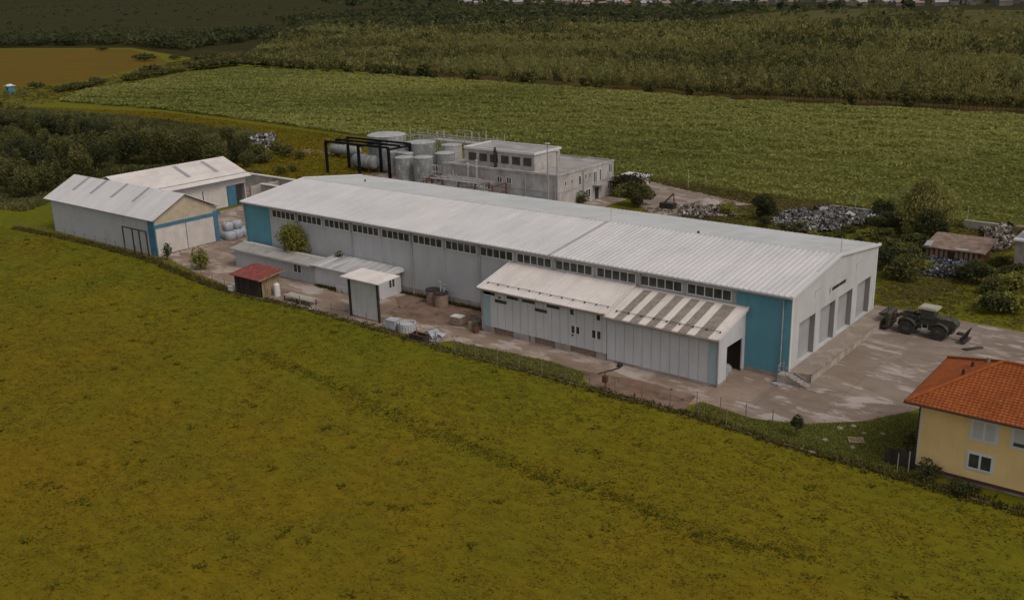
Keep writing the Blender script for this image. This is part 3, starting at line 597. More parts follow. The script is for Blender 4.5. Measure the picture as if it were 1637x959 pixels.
def hangarB():
    t = thing('storage_barn', 'white barn with two grey skylights, standing crosswise behind the first barn', 'barn', (-125, 15, 0))
    XE, XR, XW, Y0, Y1, ZE, ZR = -119.6, -127.8, -136, 4.7, 25.6, 5.35, 8.25
    MB().box(XE-1.2, XE-1.05, Y0, Y1, 3.9, ZE+.2).box(XW, XW+.15, Y0, Y1, 0, ZE).prism([(XW+.15, Y1, 0), (XE-1.2, Y1, 0), (XE-1.2, Y1, ZE), (XR, Y1, ZR-.1), (XW+.15, Y1, ZE)], (0, -.15, 0)).build('wall', 'wall', t)
    for k, (a, c) in enumerate(((5.0, 10.4), (10.6, 15.9), (16.1, 21.2))):
        b = MB(); n = 14; dd = (c-a)/n
        for i in range(n): b.box(XE-1.15, XE-1.02, a+i*dd, a+i*dd+dd*.7, .05, 3.9); b.box(XE-1.15, XE-1.06, a+i*dd+dd*.7, a+(i+1)*dd, .05, 3.9)
        b.build('door', 'corr', t)
    b = MB().box(XE-1.15, XE-1.0, 21.3, 23.2, 0, 3.9)
    for k in range(6): b.box(XE-1.0, XE-.95, 21.4+k*.3, 21.55+k*.3, .1, 3.8)
    o = b.build('side_door', 'blue', t); o['label'] = 'blue metal door at the far end'
    MB().box(XE-1.15, XE-1.02, 23.2, 24.3, 0, 3.9).build('opening_shade_panel', 'dark', t)  # solid dark panel, its colour imitating the shade of an open bay
    b = MB(); b.ribs(1.6, Y1+.7, XE+.25, ZE, XR, ZR, pitch=.6, h=.025, t=.08, ax=1); b.ribs(1.6, Y1+.7, XW-.4, ZE, XR, ZR, pitch=.6, h=.025, t=.08, ax=1)
    rf = b.build('roof', 'roof_warm', t)
    sl = (ZR-ZE)/(XE+.25-XR)
    for y in (14.9, 21.0):
        a, c = XE-3.0, XE-7.6; z = lambda x: ZE+sl*(XE+.25-x)+.03
        MB().prism([(a, y-.4, z(a)), (a, y+.4, z(a)), (c, y+.4, z(c)), (c, y-.4, z(c))], (0, 0, .04)).build('skylight', 'sky_l', rf)
    MB().prism([(XE-1.0, 1.6, ZE+sl*1.25+.06), (XE-1.0, Y1+.7, ZE+sl*1.25+.06), (XE-.9, Y1+.7, ZE+sl*1.15+.06), (XE-.9, 1.6, ZE+sl*1.15+.06)], (0, 0, .08)).build('snow_guard', 'gutter', rf)
hangarB()
# walled bunkers behind the barn
bk = thing('bunker_walls', 'low concrete bunker with pale coping beyond the second barn', 'bunker', (-125, 33, 0))
b = MB()
b.box(-138, -104, 36.2, 36.6, 0, 2.6).box(-124, -107, 31.6, 32.0, 0, 2.2).box(-124.2, -123.8, 29, 36.2, 0, 2.2).box(-107.3, -106.9, 30, 36.2, 0, 2.2)
b.build('wall', 'plant', bk)
MB().box(-138.2, -103.8, 36.0, 36.8, 2.6, 2.8).box(-124.3, -106.8, 31.4, 32.2, 2.2, 2.35).build('coping', 'roof_warm', bk)
MB().prism([(-118, 32.2, 2.3), (-116.4, 32.2, 2.3), (-116.4, 36.0, 2.7), (-118, 36.0, 2.7)], (0, 0, .15)).prism([(-114.5, 32.2, 2.3), (-113.2, 32.2, 2.3), (-113.2, 36.0, 2.7), (-114.5, 36.0, 2.7)], (0, 0, .15)).split('cover_slab', 'roof', bk)

# white bulk bags beside the barn
bb = thing('bulk_bag', 'white woven bulk bag at the barn door corner, upper layer of the stack', 'bag', (0, 0, 0), group='white bulk bags')
q = MB(); r_ = .62
for k, (z, rr) in enumerate(((0, .52), (.15, .62), (.8, .64), (1.05, .5), (1.15, .2))):
    q.v += [(rr*math.copysign(abs(math.cos(t))**.5, math.cos(t)), rr*math.copysign(abs(math.sin(t))**.5, math.sin(t)), z) for t in [2*math.pi*i/16 for i in range(16)]]
    if k: q.f += [((k-1)*16+i, (k-1)*16+(i+1) % 16, k*16+(i+1) % 16, k*16+i) for i in range(16)]
q.f += [tuple(range(15, -1, -1)), tuple(range(64, 80))]
q.build('sack_body', 'bag', bb, True)
q = MB()
for a in (.4, -.4):
    for c in (.4, -.4): q.cbox((a*.9, c*.9, 1.15), (.06, .06, .25))
q.split('lifting_loop', 'palebl', bb)
bl = 'white woven bulk bag in the lower layer beside the barn door corner'
for i, (x, y, z) in enumerate([(-98.4, 5.3, 0), (-99.9, 5.6, 0), (-98.5, 6.8, 0), (-100.0, 7.1, 0), (-98.7, 8.3, 0), (-100.1, 8.6, 0)]): dup(bb, (x*1.0, y, z), .1*i, 1.25, bl)
bb.location = (-99.4, 5.7, 1.42); bb.scale = (1.2,)*3
dup(bb, (-99.3, 7.5, 1.42), .4, 1.15)

# ------------------------------------------------------------------ white plant building
pb = thing('plant_building', 'stained white two-storey plant building with raised block and row of dark windows', 'factory building', (-78, 58, 0))
PX1, PY0, PY1, PZ = -65.0, 50.4, 68.6, 6.5
MB().box(-92, PX1, PY0, PY1, 0, PZ-.35).build('wall', 'plant', pb)
MB().box(-92, PX1, PY0, PY1, PZ-.35, PZ-.25).build('flat_roof', 'flatroof', pb)
MB().box(-92.1, PX1+.1, PY0-.1, PY0+.15, PZ-.35, PZ).box(PX1-.15, PX1+.1, PY0+.15, PY1+.1, PZ-.35, PZ).box(-92.1, PX1-.15, PY1-.15, PY1+.1, PZ-.35, PZ).build('parapet', 'plant', pb)
up = MB().box(-87.9, -71.4, 52.3, 60.2, PZ-.25, 9.3).build('upper_block', 'plant', pb)
MB().box(-87.7, -71.6, 52.5, 60.0, 9.3, 9.36).build('upper_roof', 'flatroof', up)
MB().box(-88.1, -71.2, 52.1, 52.4, 9.2, 9.62).box(-88.1, -71.2, 60.1, 60.4, 9.2, 9.62).box(-88.1, -87.8, 52.4, 60.1, 9.2, 9.62).box(-71.5, -71.2, 52.4, 60.1, 9.2, 9.62).build('coping', 'trim', up)
for k in range(6):
    a = -87.0+k*2.62; o = MB().box(a, a+1.85, 52.24, 52.29, 7.1, 8.55).build('window', 'rust', pb); o.data.materials.clear(); o.data.materials.append(MT['glass'])
    q = MB()
    for j in range(1, 4): q.box(a+j*.46-.02, a+j*.46+.02, 52.20, 52.24, 7.1, 8.55)
    q.box(a, a+1.85, 52.20, 52.235, 7.78, 7.83); q.build('glazing_bar', 'rust', o)
for a in (-78.6, -76.4): winb(pb, a, a+1.1, PY0, 4.0, 5.0)
for (a, c, z0, z1) in ((52.6, 53.1, 4.2, 5.0), (54.6, 55.1, 4.2, 5.0), (57.0, 57.7, 3.6, 5.2), (59, 59.5, 4.3, 5.3), (60.3, 60.8, 4.3, 5.3), (61.8, 62.8, 2.9, 5.2), (63.8, 64.3, 3.2, 5.4), (66.9, 67.9, 4.3, 5.9), (59.2, 60.7, .9, 2.3), (66.6, 67.8, 1.2, 2.8)): winb(pb, a, c, PX1, z0, z1, 2 if c-a > .9 else 1, axis=1)
MB().box(PX1, PX1+1.3, 61.4, 64.4, 2.75, 2.9).build('door_canopy', 'gutter', pb)
MB().box(PX1+.003, PX1+.05, 62.2, 63.4, 0, 2.2).build('door', 'glass', pb)
MB().box(-92, PX1+.02, PY0-.04, PY0, 3.1, 3.25).box(PX1, PX1+.05, PY0, PY1, 3.1, 3.25).build('string_course', 'flatroof', pb)
b = MB()
for x, y in ((-72, PY0-.15), (-65.4, PY0-.15), (PX1+.15, 58.3)): b.cyl((x, y, 0), (x, y, PZ-.3), .09, n=6)
b.split('downpipe', 'gutter', pb)
MB().box(-75.5, -66.5, 46.8, PY0-.12, 1.6, 2.0).build('porch_roof', 'palebl', pb)
MB().cyl((-80.3, 52.0, 6.3), (-80.3, 52.0, 10.0), .28, .2, n=8).box(-80.6, -80.0, 51.9, 52.2, 8.2, 9.4).build('flue', 'dark', pb)
# low wing behind
wg = thing('storage_shed', 'low pale flat roof behind the plant building, half hidden by dark shrubs', 'shed', (-62, 76, 0))
MB().box(-66, -61.5, 71.5, 76, 0, 2.6).build('wall', 'plant', wg); MB().box(-66.4, -61.0, 71.1, 76.4, 2.6, 2.85).build('roof', 'roof_warm', wg)
# flues and pipework by the plant
for i, (x, h) in enumerate(((-84.7, 6.9), (-82.6, 7.7))):
    t = thing('flue_pipe', ('shorter' if i == 0 else 'taller')+' pale flue pipe standing before the dark windows of the plant building', 'pipe', (x, 49.2, 0))
    MB().cyl((x, 49.2, 0), (x, 49.2, h), .22, n=10).build('shaft', 'pipe', t); MB().cyl((x, 49.2, h), (x, 49.2, h+.25), .34, .1, n=10).build('cowl', 'pipe', t)
pr = thing('pipe_rack', 'tangled rusty pipe rack and gantry before the plant building', 'pipe rack', (-86, 46, 0))
b = MB(); random.seed(5)
for x in range(-91, -74, 4):
    for y in (44.5, 48.4): b.box(x-.1, x+.1, y-.1, y+.1, 0, 4.4)
    b.box(x-.1, x+.1, 44.4, 48.5, 4.3, 4.5); b.box(x-.1, x+.1, 44.4, 48.5, 2.9, 3.05)
b.build('frame', 'rust', pr)
b = MB()
for k in range(12):
    y = 44.6+.32*k; z = random.choice((3.2, 4.65, 4.6)); a = -91+random.random()*4; c = -76-random.random()*5; b.cyl((a, y, z), (c, y, z), .09+.08*random.random(), n=6)
for k in range(14): x = random.uniform(-91, -76); y = random.uniform(44.6, 48); b.cyl((x, y, 0), (x, y, random.uniform(3.5, 6)), .08, n=6)
b.build('pipe', 'pipe', pr)
b = MB().cyl((-88, 45.2, 3.6), (-83.4, 45.2, 3.6), .55, n=12).cyl((-81.5, 46.4, 3.6), (-78.8, 46.4, 3.6), .5, n=12); b.split('vessel', 'tanktop', pr, True)

# storage tanks
def tank(x, y, r, h, label, name='storage_tank', mt='tank', dome=.25, rail=False):
    t = thing(name, label, 'tank', (x, y, 0))
    b = MB().cyl((x, y, 0), (x, y, h), r, n=28)
    b.build('shell', mt, t, False)
    b = MB()
    for k in range(1, int(h/1.3)+1): b.cyl((x, y, k*1.3-.03), (x, y, k*1.3+.03), r+.025, n=28)
    b.build('hoop', 'pipe', t)
    MB().cyl((x, y, h), (x, y, h+.06), r+.06, n=28).dome((x, y, h+.06), r, dome, n=28).build('top', 'tanktop', t)
    if rail:
        b = MB(); n = 16
        for i in range(n):
            a = 2*math.pi*i/n; c = 2*math.pi*(i+1)/n; p = (x+r*math.cos(a), y+r*math.sin(a)); q = (x+r*math.cos(c), y+r*math.sin(c))
            b.cyl((*p, h), (*p, h+1.1), .03, n=4); b.cyl((*p, h+1.1), (*q, h+1.1), .03, n=4)
        b.build('railing', 'pipe', t)
    b = MB()
    for s in (-.2, .2): b.box(x+s-.02, x+s+.02, y-r-.12, y-r-.07, 0, h+.3)
    for k in range(int(h/.4)): b.box(x-.2, x+.2, y-r-.11, y-r-.08, .3+k*.4, .34+k*.4)
    b.build('ladder', 'pipe', t)
    return t
tank(-102.7, 56.2, 2.0, 5.7, 'grey banded storage tank, the nearer of the equal pair right of the black steel frame')
tank(-100.2, 60.0, 2.0, 6.2, 'grey banded storage tank, right one of the equal pair, next to the plant building')
tank(-107.9, 55.9, 1.9, 5.3, 'squat grey tank behind the thick post of the black steel frame')
tank(-124.0, 67, 4.3, 7.4, 'widest grey tank with smooth pale disc roof behind the black steel frame', dome=.45)
for (x_, y_, h_, lb_) in ((-117.3, 61.9, 4.8, 'slim dull tank right behind the middle posts of the black steel frame'), (-114.0, 61.6, 5.0, 'slim dull tank beside the squat tank, inside the black steel frame'), (-111.2, 60.4, 5.2, 'slim dull tank under the right end of the black steel frame')): tank(x_, y_, 1.2, h_, lb_)
tank(-112.8, 66, 3.3, 6.7, 'wide mottled tank with handrail, between the disc-roofed tank and the paired tanks', dome=.2, rail=True)
tank(-104.6, 67, 2.2, 6.6, 'brownish flat-topped tank with handrail, rearmost by the plant building', mt='plant', dome=.15, rail=True)
def htank(x, y, r, l, label, rz=0, mt='tank'):
    t = thing('horizontal_tank', label, 'tank', (x, y, 0), rz)
    b = MB(); n = 20; z = r+.7
    prof = [(-l/2-.5, .25*r), (-l/2-.3, .75*r), (-l/2, r), (l/2, r), (l/2+.3, .75*r), (l/2+.5, .25*r)]
    for k, (xx, rr) in enumerate(prof):
        b.v += [(x+xx, y+rr*math.cos(a), z+rr*math.sin(a)) for a in [2*math.pi*i/n for i in range(n)]]
        if k: b.f += [((k-1)*n+i, (k-1)*n+(i+1) % n, k*n+(i+1) % n, k*n+i) for i in range(n)]
    b.f += [tuple(range(n-1, -1, -1)), tuple(range((len(prof)-1)*n, len(prof)*n))]
    b.build('shell', mt, t, True)
    MB().box(x-l/3-.2, x-l/3+.2, y-r*.8, y+r*.8, 0, .95).box(x+l/3-.2, x+l/3+.2, y-r*.8, y+r*.8, 0, .95).split('saddle', 'rust', t)
    MB().cyl((x, y, z+r-.05), (x, y, z+r+.3), .3, n=10).build('manhole', 'pipe', t)
    return t
htank(-125.3, 61.3, 1.5, 6.2, 'pale horizontal tank lying on dark ground inside the black steel frame')
htank(-143, 71.5, 1.15, 9.0, 'stained pale horizontal tank lying in grass left of the black steel frame', mt='tank')
# tangle of vent pipes over the tanks
vp = thing('walkway_gantry', 'pale pipe gantry with portal frames above the rear tanks', 'gantry', (-106, 71, 0))
b = MB()
for x in (-114, -110, -106, -102, -98, -95, -117, -120, -112, -104, -100):
    for y in (70.5, 73): b.cyl((x, y, 0), (x, y, 7.6+1.6*random.random()), .11, n=5)
for y in (70.5, 73):
    for z in (6.6, 7.4): b.cyl((-120, y, z), (-95, y, z), .1, n=5)
b.cyl((-106, 70.5, 9.2), (-102, 70.5, 9.2), .08, n=5); b.cyl((-106, 70.5, 7), (-106, 70.5, 9.2), .08, n=5); b.cyl((-102, 70.5, 7), (-102, 70.5, 9.2), .08, n=5)
b.build('frame', 'pipe', vp)
MB().box(-114, -95, 70.4, 73.1, 6.5, 6.6).build('walkway', 'gutter', vp)
# pipes and pumps between tanks and plant
pp = thing('pump_station', 'jumble of pipes, valves and drums between the tanks and the plant building', 'machinery', (-95, 54, 0))
b = MB(); random.seed(9)
for k in range(16):
    x, y = random.uniform(-98, -92.8), random.uniform(49.5, 61); z = random.uniform(1, 5)
    b.cyl((x, y, z), (x+random.uniform(-2.5, 2.5), y, z), .12, n=6); b.cyl((x, y, 0), (x, y, z), .1, n=6)
b.build('pipe', 'pipe', pp)
b = MB()
for k in range(6): x, y = random.uniform(-97, -93.2), random.uniform(49.5, 60); b.cyl((x, y, 0), (x, y, random.uniform(1.2, 3.4)), random.uniform(.4, .8), n=12)
b.split('vessel', 'tank', pp)
random.seed(19); b = MB(); c_ = MB()
for k in range(26):
    x, y = random.uniform(-98, -90), random.uniform(50, 53.2); z = random.uniform(.8, 3.2); b.cyl((x, y, z), (x+random.uniform(-3, 3), y+random.uniform(-1, 1), z), .1, n=6); b.cyl((x, y, 0), (x, y, z+random.uniform(0, 1.5)), .08, n=6)
for k in range(14): x, y = random.uniform(-97, -76), random.uniform(46, 49); c_.cbox((x, y, .8), (random.uniform(.6, 1.8), random.uniform(.6, 1.4), random.uniform(.8, 2.4)), random.random())
cl = thing('pipework', 'low rusty pipework and machine boxes on the ground between the tanks and the warehouse', 'pipework', (-98, 50, 0)); b.build('pipe', 'rust', cl); c_.build('machine_box', 'brick', cl)
# black steel frame
fr = thing('steel_portal', 'open black steel portal frame without roof, over the horizontal tank', 'steel frame', (-121, 58, 0))
FX0, FX1, FY0, FY1, FZ = -131.0, -111.6, 55.2, 61.6, 6.85
for x in (FX0, (FX0+FX1)/2+.6, FX1):
    for y in (FY0, FY1): MB().box(x-.24, x+.24, y-.24, y+.24, 0, FZ).build('post', 'black', fr)
b = MB()
for y in (FY0, FY1, (FY0+FY1)/2): b.box(FX0-.2, FX1+.2, y-.18, y+.18, FZ, FZ+.4)
for x in (FX0, (FX0+FX1)/2+.6, FX1): b.box(x-.18, x+.18, FY0, FY1, FZ-.38, FZ)
for (x0_, x1_) in ((FX0, -120.7), (-120.7, FX1)): b.cyl((x0_, FY0, FZ), (x1_, FY1, FZ), .08, n=5)
b.build('roof_beam', 'black', fr)

# tall lamp posts by the plant
def lamp(x, y, h, label):
    t = thing('lamp_post', label, 'lamp post', (x, y, 0), group=None)
    MB().cyl((x, y, 0), (x, y, h), .17, .1, n=8).build('pole', 'gutter', t)
    MB().cyl((x, y, h), (x, y, h+.12), .5, .42, n=12).cyl((x, y, h-.3), (x, y, h), .14, .3, n=8).build('lamp_head', 'cream', t)
lamp(-64.5, 47, 12.5, 'taller lamp post with a pale disc head at the corner of the plant building')
lamp(-62.5, 47, 11.4, 'shorter lamp post with a pale disc head beside the plant building')

# ------------------------------------------------------------------ house at the right
ho = thing('house', 'pale yellow two-storey house with an orange tiled hip roof', 'house', (22, -7.5, 0))
HX0, HX1, HY0, HY1 = 16.2, 33.5, -12.3, -2.7; HZ = 5.95
MB().box(HX0, HX1, HY0, HY1, .5, HZ).build('wall', 'yellow', ho)
MB().box(HX0-.05, HX1, HY0-.05, HY1, .28, .52).build('base_band', 'brown', ho)
MB().box(HX0+.05, HX1, HY0+.08, HY1, 0, .28).build('plinth', 'plinth', ho)
ex0, ex1, ey0, ey1, ez = HX0-1.0, HX1+1, HY0-1.0, HY1+1.0, 6.15
ym = (ey0+ey1)/2; rz_ = 8.8; hx = ex0+5.5
NS = [(ex0, ey0, ez), (ex1, ey0, ez), (ex1, ym, rz_), (hx, ym, rz_)]
def tiles(B, ax):   # rows of roll tiles
    pass
b = MB()
# front slope built as stepped tile courses with rounded rolls
rows = 22
def strip(B, fn, u0f, u1f, vn, pitch=.33):
    for r in range(vn):
        v0, v1 = r/vn, (r+1)/vn
        ua, ub = u0f(v0), u1f(v0); n = max(1, int((ub-ua)/pitch)); k = 0
        prof = []
        ph = ua-math.floor(ua/pitch)*pitch; u = ua
        us = [ua]+[math.ceil(ua/pitch)*pitch+i*pitch/2 for i in range(int((ub-ua)/pitch*2)) if math.ceil(ua/pitch)*pitch+i*pitch/2 < ub]+[ub]
        ids = []
        V = []
        for u in us:
            h = .045*(1 if int(round(u/(pitch/2))) % 2 else 0)
            ue = min(max(u, u0f(v1)), u1f(v1))
            V.append(fn(u, v0, h+.05)); V.append(fn(ue, v1, h+.0))
        F = [(2*i, 2*i+2, 2*i+3, 2*i+1) for i in range(len(us)-1)]
        V2 = [fn(u, v0, 0) for u in us]; o = len(V)
        F += [(o+i, o+i+1, 2*i+2, 2*i) for i in range(len(us)-1)]
        B.add(V+V2, F)
fn1 = lambda u, v, h: (u, ey0+(ym-ey0)*v, ez+(rz_-ez)*v+h)
strip(b, fn1, lambda v: ex0+(hx-ex0)*v, lambda v: ex1, rows)
fn3 = lambda u, v, h: (u, ey1+(ym-ey1)*v, ez+(rz_-ez)*v+h)
strip(b, fn3, lambda v: ex0+(hx-ex0)*v, lambda v: ex1, rows)
fn2 = lambda u, v, h: (ex0+(hx-ex0)*v, u, ez+(rz_-ez)*v+h)
strip(b, fn2, lambda v: ey0+(ym-ey0)*v, lambda v: ey1+(ym-ey1)*v, rows)
rf = b.build('roof', 'tile', ho)
b = MB(); b.cyl((ex0, ey0, ez+.08), (hx, ym, rz_+.1), .13, n=8); b.cyl((ex0, ey1, ez+.08), (hx, ym, rz_+.1), .13, n=8); b.cyl((hx, ym, rz_+.1), (ex1, ym, rz_+.1), .13, n=8); b.build('ridge_tiles', 'tile', rf)
MB().poly([(ex0+.05, ey0+.05, ez-.05), (ex1, ey0+.05, ez-.05), (ex1, ey1-.05, ez-.05), (ex0+.05, ey1-.05, ez-.05)]).build('soffit', 'trim', ho)
MB().box(ex0-.1, ex1, ey0-.12, ey0, ez-.12, ez+.03).box(ex0-.1, ex0, ey0, ey1, ez-.12, ez+.03).build('gutter', 'brown', ho)
MB().cyl((HX0-.06, HY0-.08, .3), (HX0-.06, HY0-.08, 5.9), .06, n=8).build('downpipe', 'dark', ho)
MB().box(HX0-.012, HX0+.12, HY0-.02, HY0-.003, .55, 5.9).build('corner_trim', 'trim', ho)
b = MB()
for (x, y, h) in ((ex0+3.0, -8.8, .5), (ex0+3.2, -6.9, .5)): z = ez+(rz_-ez)*(x-ex0)/(hx-ex0); b.box(x-.1, x+.1, y-.12, y+.12, z, z+h)
b.split('roof_vent', 'brown', rf)
z = ez+(rz_-ez)*4.3/5.5; MB().cyl((ex0+4.3, -6.6, z), (ex0+4.3, -6.6, z+.4), .14, n=8).cyl((ex0+4.3, -6.6, z+.4), (ex0+4.3, -6.6, z+.5), .22, n=8).build('roof_cowl', 'cream', rf)
def hwin(a, c, z0, z1, blind):
    t = .1; y = HY0
    f = MB().box(a-.25, c+.25, y-.035, y-.003, z0-.22, z0-t).box(a-.25, c+.25, y-.035, y-.003, z1+t, z1+.2).box(a-.25, a-t, y-.035, y-.003, z0-t, z1+t).box(c+t, c+.25, y-.035, y-.003, z0-t, z1+t)
    f.box(a-t, c+t, y-.08, y-.003, z0-t, z0).box(a-t, c+t, y-.08, y-.003, z1, z1+t).box(a-t, a, y-.08, y-.003, z0, z1).box(c, c+t, y-.08, y-.003, z0, z1).box((a+c)/2-.08, (a+c)/2+.08, y-.07, y-.003, z0, z1)
    o = f.build('window', 'trim', ho); MB().box(a, c, y-.03, y-.002, z0, z1).build('glass', 'glass', o)
    if blind: MB().box(a, c, y-.066, y-.031, z0+(z1-z0)*(1-blind), z1).build('roller_blind', 'white', o)
hwin(20.15, 21.75, 1.5, 2.65, 0); hwin(20.2, 21.8, 4.0, 5.4, 1.0); hwin(23.1, 24.8, 4.1, 5.5, .78); hwin(27.5, 29.2, 4.1, 5.5, 0)
hwin(26.5, 28.1, 1.5, 2.65, 0)
# board fence by the house
wf = thing('board_fence', 'dark weathered upright board fence at the corner of the yellow house', 'fence', (15, -12.2, 0))
b = MB(); random.seed(4)
for k in range(13): b.box(13.75+k*.18, 13.9+k*.18, -12.45, -12.40, 0, 1.45+.12*random.random())
b.build('boards', 'darkwood_and_shade', wf); MB().box(13.7, 16.05, -12.4, -12.33, .4, .5).box(13.7, 16.05, -12.4, -12.33, 1.1, 1.2).split('rail', 'wood', wf)
MB().cyl((15.95, -13.2, 0), (15.95, -13.2, 1.9), .05, n=6).cyl((15.2, -13.6, 0), (15.2, -13.6, 1.7), .04, n=6).split('post', 'pipe', wf)

# ------------------------------------------------------------------ field edge fence
fe = thing('wire_fence', 'long wire fence on low kerb between the pasture and the works yard', 'fence', (-50, -12.5, 0))
b = MB()
for (a, c), (d, e) in zip(FL, FL[1:]):
    if d > -60 or True:
        dd = Vector((d-a, e-c, 0)); n_ = Vector((-dd.y, dd.x, 0)).normalized()*.16
        b.prism([(a-n_.x, c-n_.y, 0), (d-n_.x, e-n_.y, 0), (d+n_.x, e+n_.y, 0), (a+n_.x, c+n_.y, 0)], (0, 0, .09))
b.build('kerb', 'kerb', fe)
x = -138.5; k = 0; posts = []
random.seed(12)
while x < 3:
    if not (-73.6 < x < -67): posts.append(x)
    x += 2.9+.25*random.random()
prev = None
wires = MB()
for x in posts:
    y = fy(x)+.1; h = 1.55+.15*random.random(); lx = .06*random.uniform(-1, 1)
    MB().cyl((x, y, 0), (x+lx, y+.03, h), .055, n=6).build('post', 'post', fe)
    if prev:
        for z in (.45, .95, 1.4): wires.cyl((prev[0], prev[1], z), (x, y, z), .010, n=3, cap=False)
    prev = (x, y)
wires.build('wire', 'rust', fe)
# a second line of posts along the lot
lf = thing('wire_fence', 'short row of thin posts along the edge of the concrete lot by the lawn', 'fence', (0, -10.5, 0))
for x, y in ((-4.2, -11.2), (-1.8, -11.1), (.8, -11.2), (3.3, -11.0)): MB().cyl((x, y, 0), (x, y, 1.6), .045, n=6).build('post', 'post', lf)

# ------------------------------------------------------------------ yard objects
t = thing('concrete_drum', 'squat brown brick-like drum by the warehouse wall, left of the pair', 'drum', (-47.3, -1.2, 0))
MB().cyl((-47.3, -1.2, 0), (-47.3, -1.2, 1.75), .85, n=18).build('shell', 'brick', t); MB().cyl((-47.3, -1.2, 1.75), (-47.3, -1.2, 1.85), .95, n=18).build('lid', 'dark', t)
t = thing('concrete_drum', 'squat brown brick-like drum by the warehouse wall, right of the pair, with valve pipes above', 'drum', (-45.5, -1.6, 0))
MB().cyl((-45.5, -1.6, 0), (-45.5, -1.6, 1.7), .88, n=18).build('shell', 'brick', t); MB().cyl((-45.5, -1.6, 1.7), (-45.5, -1.6, 1.8), .98, n=18).build('lid', 'dark', t)
MB().cyl((-45.8, -1.3, 1.8), (-46.0, -1.2, 3.0), .07, n=6).cyl((-45.3, -1.3, 1.8), (-45.1, -1.2, 2.8), .07, n=6).cyl((-46.2, -1.2, 3.0), (-45.8, -1.2, 3.0), .1, n=6).cyl((-45.3, -1.2, 2.8), (-44.9, -1.2, 2.8), .1, n=6).build('valve', 'pipe', t)
t = thing('pallet_box', 'grey box with a white board on top, beside stacked pallets', 'crate', (-39.0, -5.8, 0))
MB().box(-39.8, -38.2, -6.4, -5.2, .1, 1.0).build('body', 'brick', t); MB().cbox((-39, -5.8, 1.06), (1.5, 1.1, .06), .1).build('white_board', 'trim', t)
def pallet(x, y, z, rz, label, group='wooden pallets by the annex'):
    t = thing('wooden_pallet', label, 'pallet', (0, 0, 0), 0, group)
    b = MB()
    for k in range(5): b.box(-.6, .6, -.5+k*.22, -.5+k*.22+.12, .1, .13)
    b.build('deck_boards', 'wood', t); MB().box(-.6, -.5, -.5, .5, 0, .1).box(-.05, .05, -.5, .5, 0, .1).box(.5, .6, -.5, .5, 0, .1).split('bearer', 'wood', t)
    t.location = (x, y, z); t.rotation_euler = (0, 0, rz); return t
p0 = pallet(-37.2, -4.9, .03, .2, 'wooden pallet in the loose stack near the annex corner')
for k, (x, y, z, rz) in enumerate(((-37.2, -4.9, .17, .25), (-37.3, -4.8, .31, .15), (-36.4, -3.2, .03, .5), (-36.4, -3.3, .17, .4), (-36.5, -3.2, .31, .6), (-37.9, -2.6, .03, 1.2))): dup(p0, (x, y, z), rz)
dup(p0, (10.5, -9.9, .03), .5, 1.1, 'grey wooden pallet lying on the lawn among pale stones')['group'] = ''
b = MB().box(-36.6, -36.3, -6.7, -6.4, 0, 1.0).cyl((-39.8, -3.2, .9), (-35.6, -4.6, .9), .06, n=6).cyl((-39.8, -3.2, 0), (-39.8, -3.2, .9), .06, n=6).cyl((-36.2, -4.4, 0), (-36.2, -4.4, .9), .06, n=6)
tag(b.build('log_rail', 'wood'), 'rough wooden rail frame standing over the stacked pallets', 'rail')
t = thing('waste_barrel', 'dark reddish barrel standing at the left corner of the annex', 'barrel', (-35.3, -6.9, 0)); MB().cyl((-35.3, -6.9, 0), (-35.3, -6.9, .95), .36, n=14).build('shell', 'rust', t); MB().cyl((-35.3, -6.9, .95), (-35.3, -6.9, 1.0), .38, n=14).build('rim', 'dark', t)
# white stone ring container
t = thing('white_container', 'round white ribbed basin beside a white box, at the pasture fence', 'basin', (-42.8, -11.0, 0))
b = MB(); n = 20
for i in range(n):
    a = 2*math.pi*i/n; c = a+2*math.pi/n*.86; P = [(-42.5+math.cos(q)*r, -10.9+math.sin(q)*r, 0) for q, r in ((a, .95), (c, .95), (c, 1.1), (a, 1.1))]; b.prism(P, (0, 0, 1.05))
b.cyl((-42.5, -10.9, 0), (-42.5, -10.9, .7), .96, n=20); b.build('basin', 'wall_left', t)
tag(MB().cbox((-44.5, -11.2, .55), (1.4, 1.2, 1.05), .1).cbox((-44.5, -11.2, 1.12), (1.5, 1.3, .08), .1).build('white_box', 'bag'), 'square white plastic box left of the round basin', 'box')
b = MB(); random.seed(8)
V = []; n = 9
for i in range(n):
    for j in range(n): V.append((-39.0+i*.27+.1*random.random(), -11.7+j*.19, .55+.35*math.sin(i*.9)*math.cos(j*.7)+.12*random.random()))
b.add(V, [(i*n+j, (i+1)*n+j, (i+1)*n+j+1, i*n+j+1) for i in range(n-1) for j in range(n-1)])
b.box(-38.8, -37.1, -11.6, -10.4, 0, .5)
tag(b.build('tarpaulin', 'bag'), 'crumpled white tarpaulin over a low heap at the fence', 'tarpaulin')
t = thing('metal_trough', 'open dark metal trough at the fence left of the crumpled white tarpaulin', 'trough', (-39, -12.4, 0))
MB().box(-40.2, -38.0, -12.9, -12.82, 0, .7).box(-40.2, -38.0, -12.0, -11.92, 0, .7).box(-40.2, -40.12, -12.82, -12.0, 0, .7).box(-38.08, -38.0, -12.82, -12.0, 0, .7).box(-40.12, -38.08, -12.82, -12.0, 0, .08).build('shell', 'dark', t)
MB().box(-40.25, -37.95, -12.95, -12.8, .7, .76).box(-40.25, -37.95, -12.02, -11.88, .7, .76).build('rim', 'rust', t)
t = thing('work_table', 'long low cream table standing in the yard right of the red roofed shed', 'table', (-61.8, -10.9, 0))
MB().box(-64.4, -59.2, -11.5, -10.1, .78, .86).build('table_top', 'cream', t)
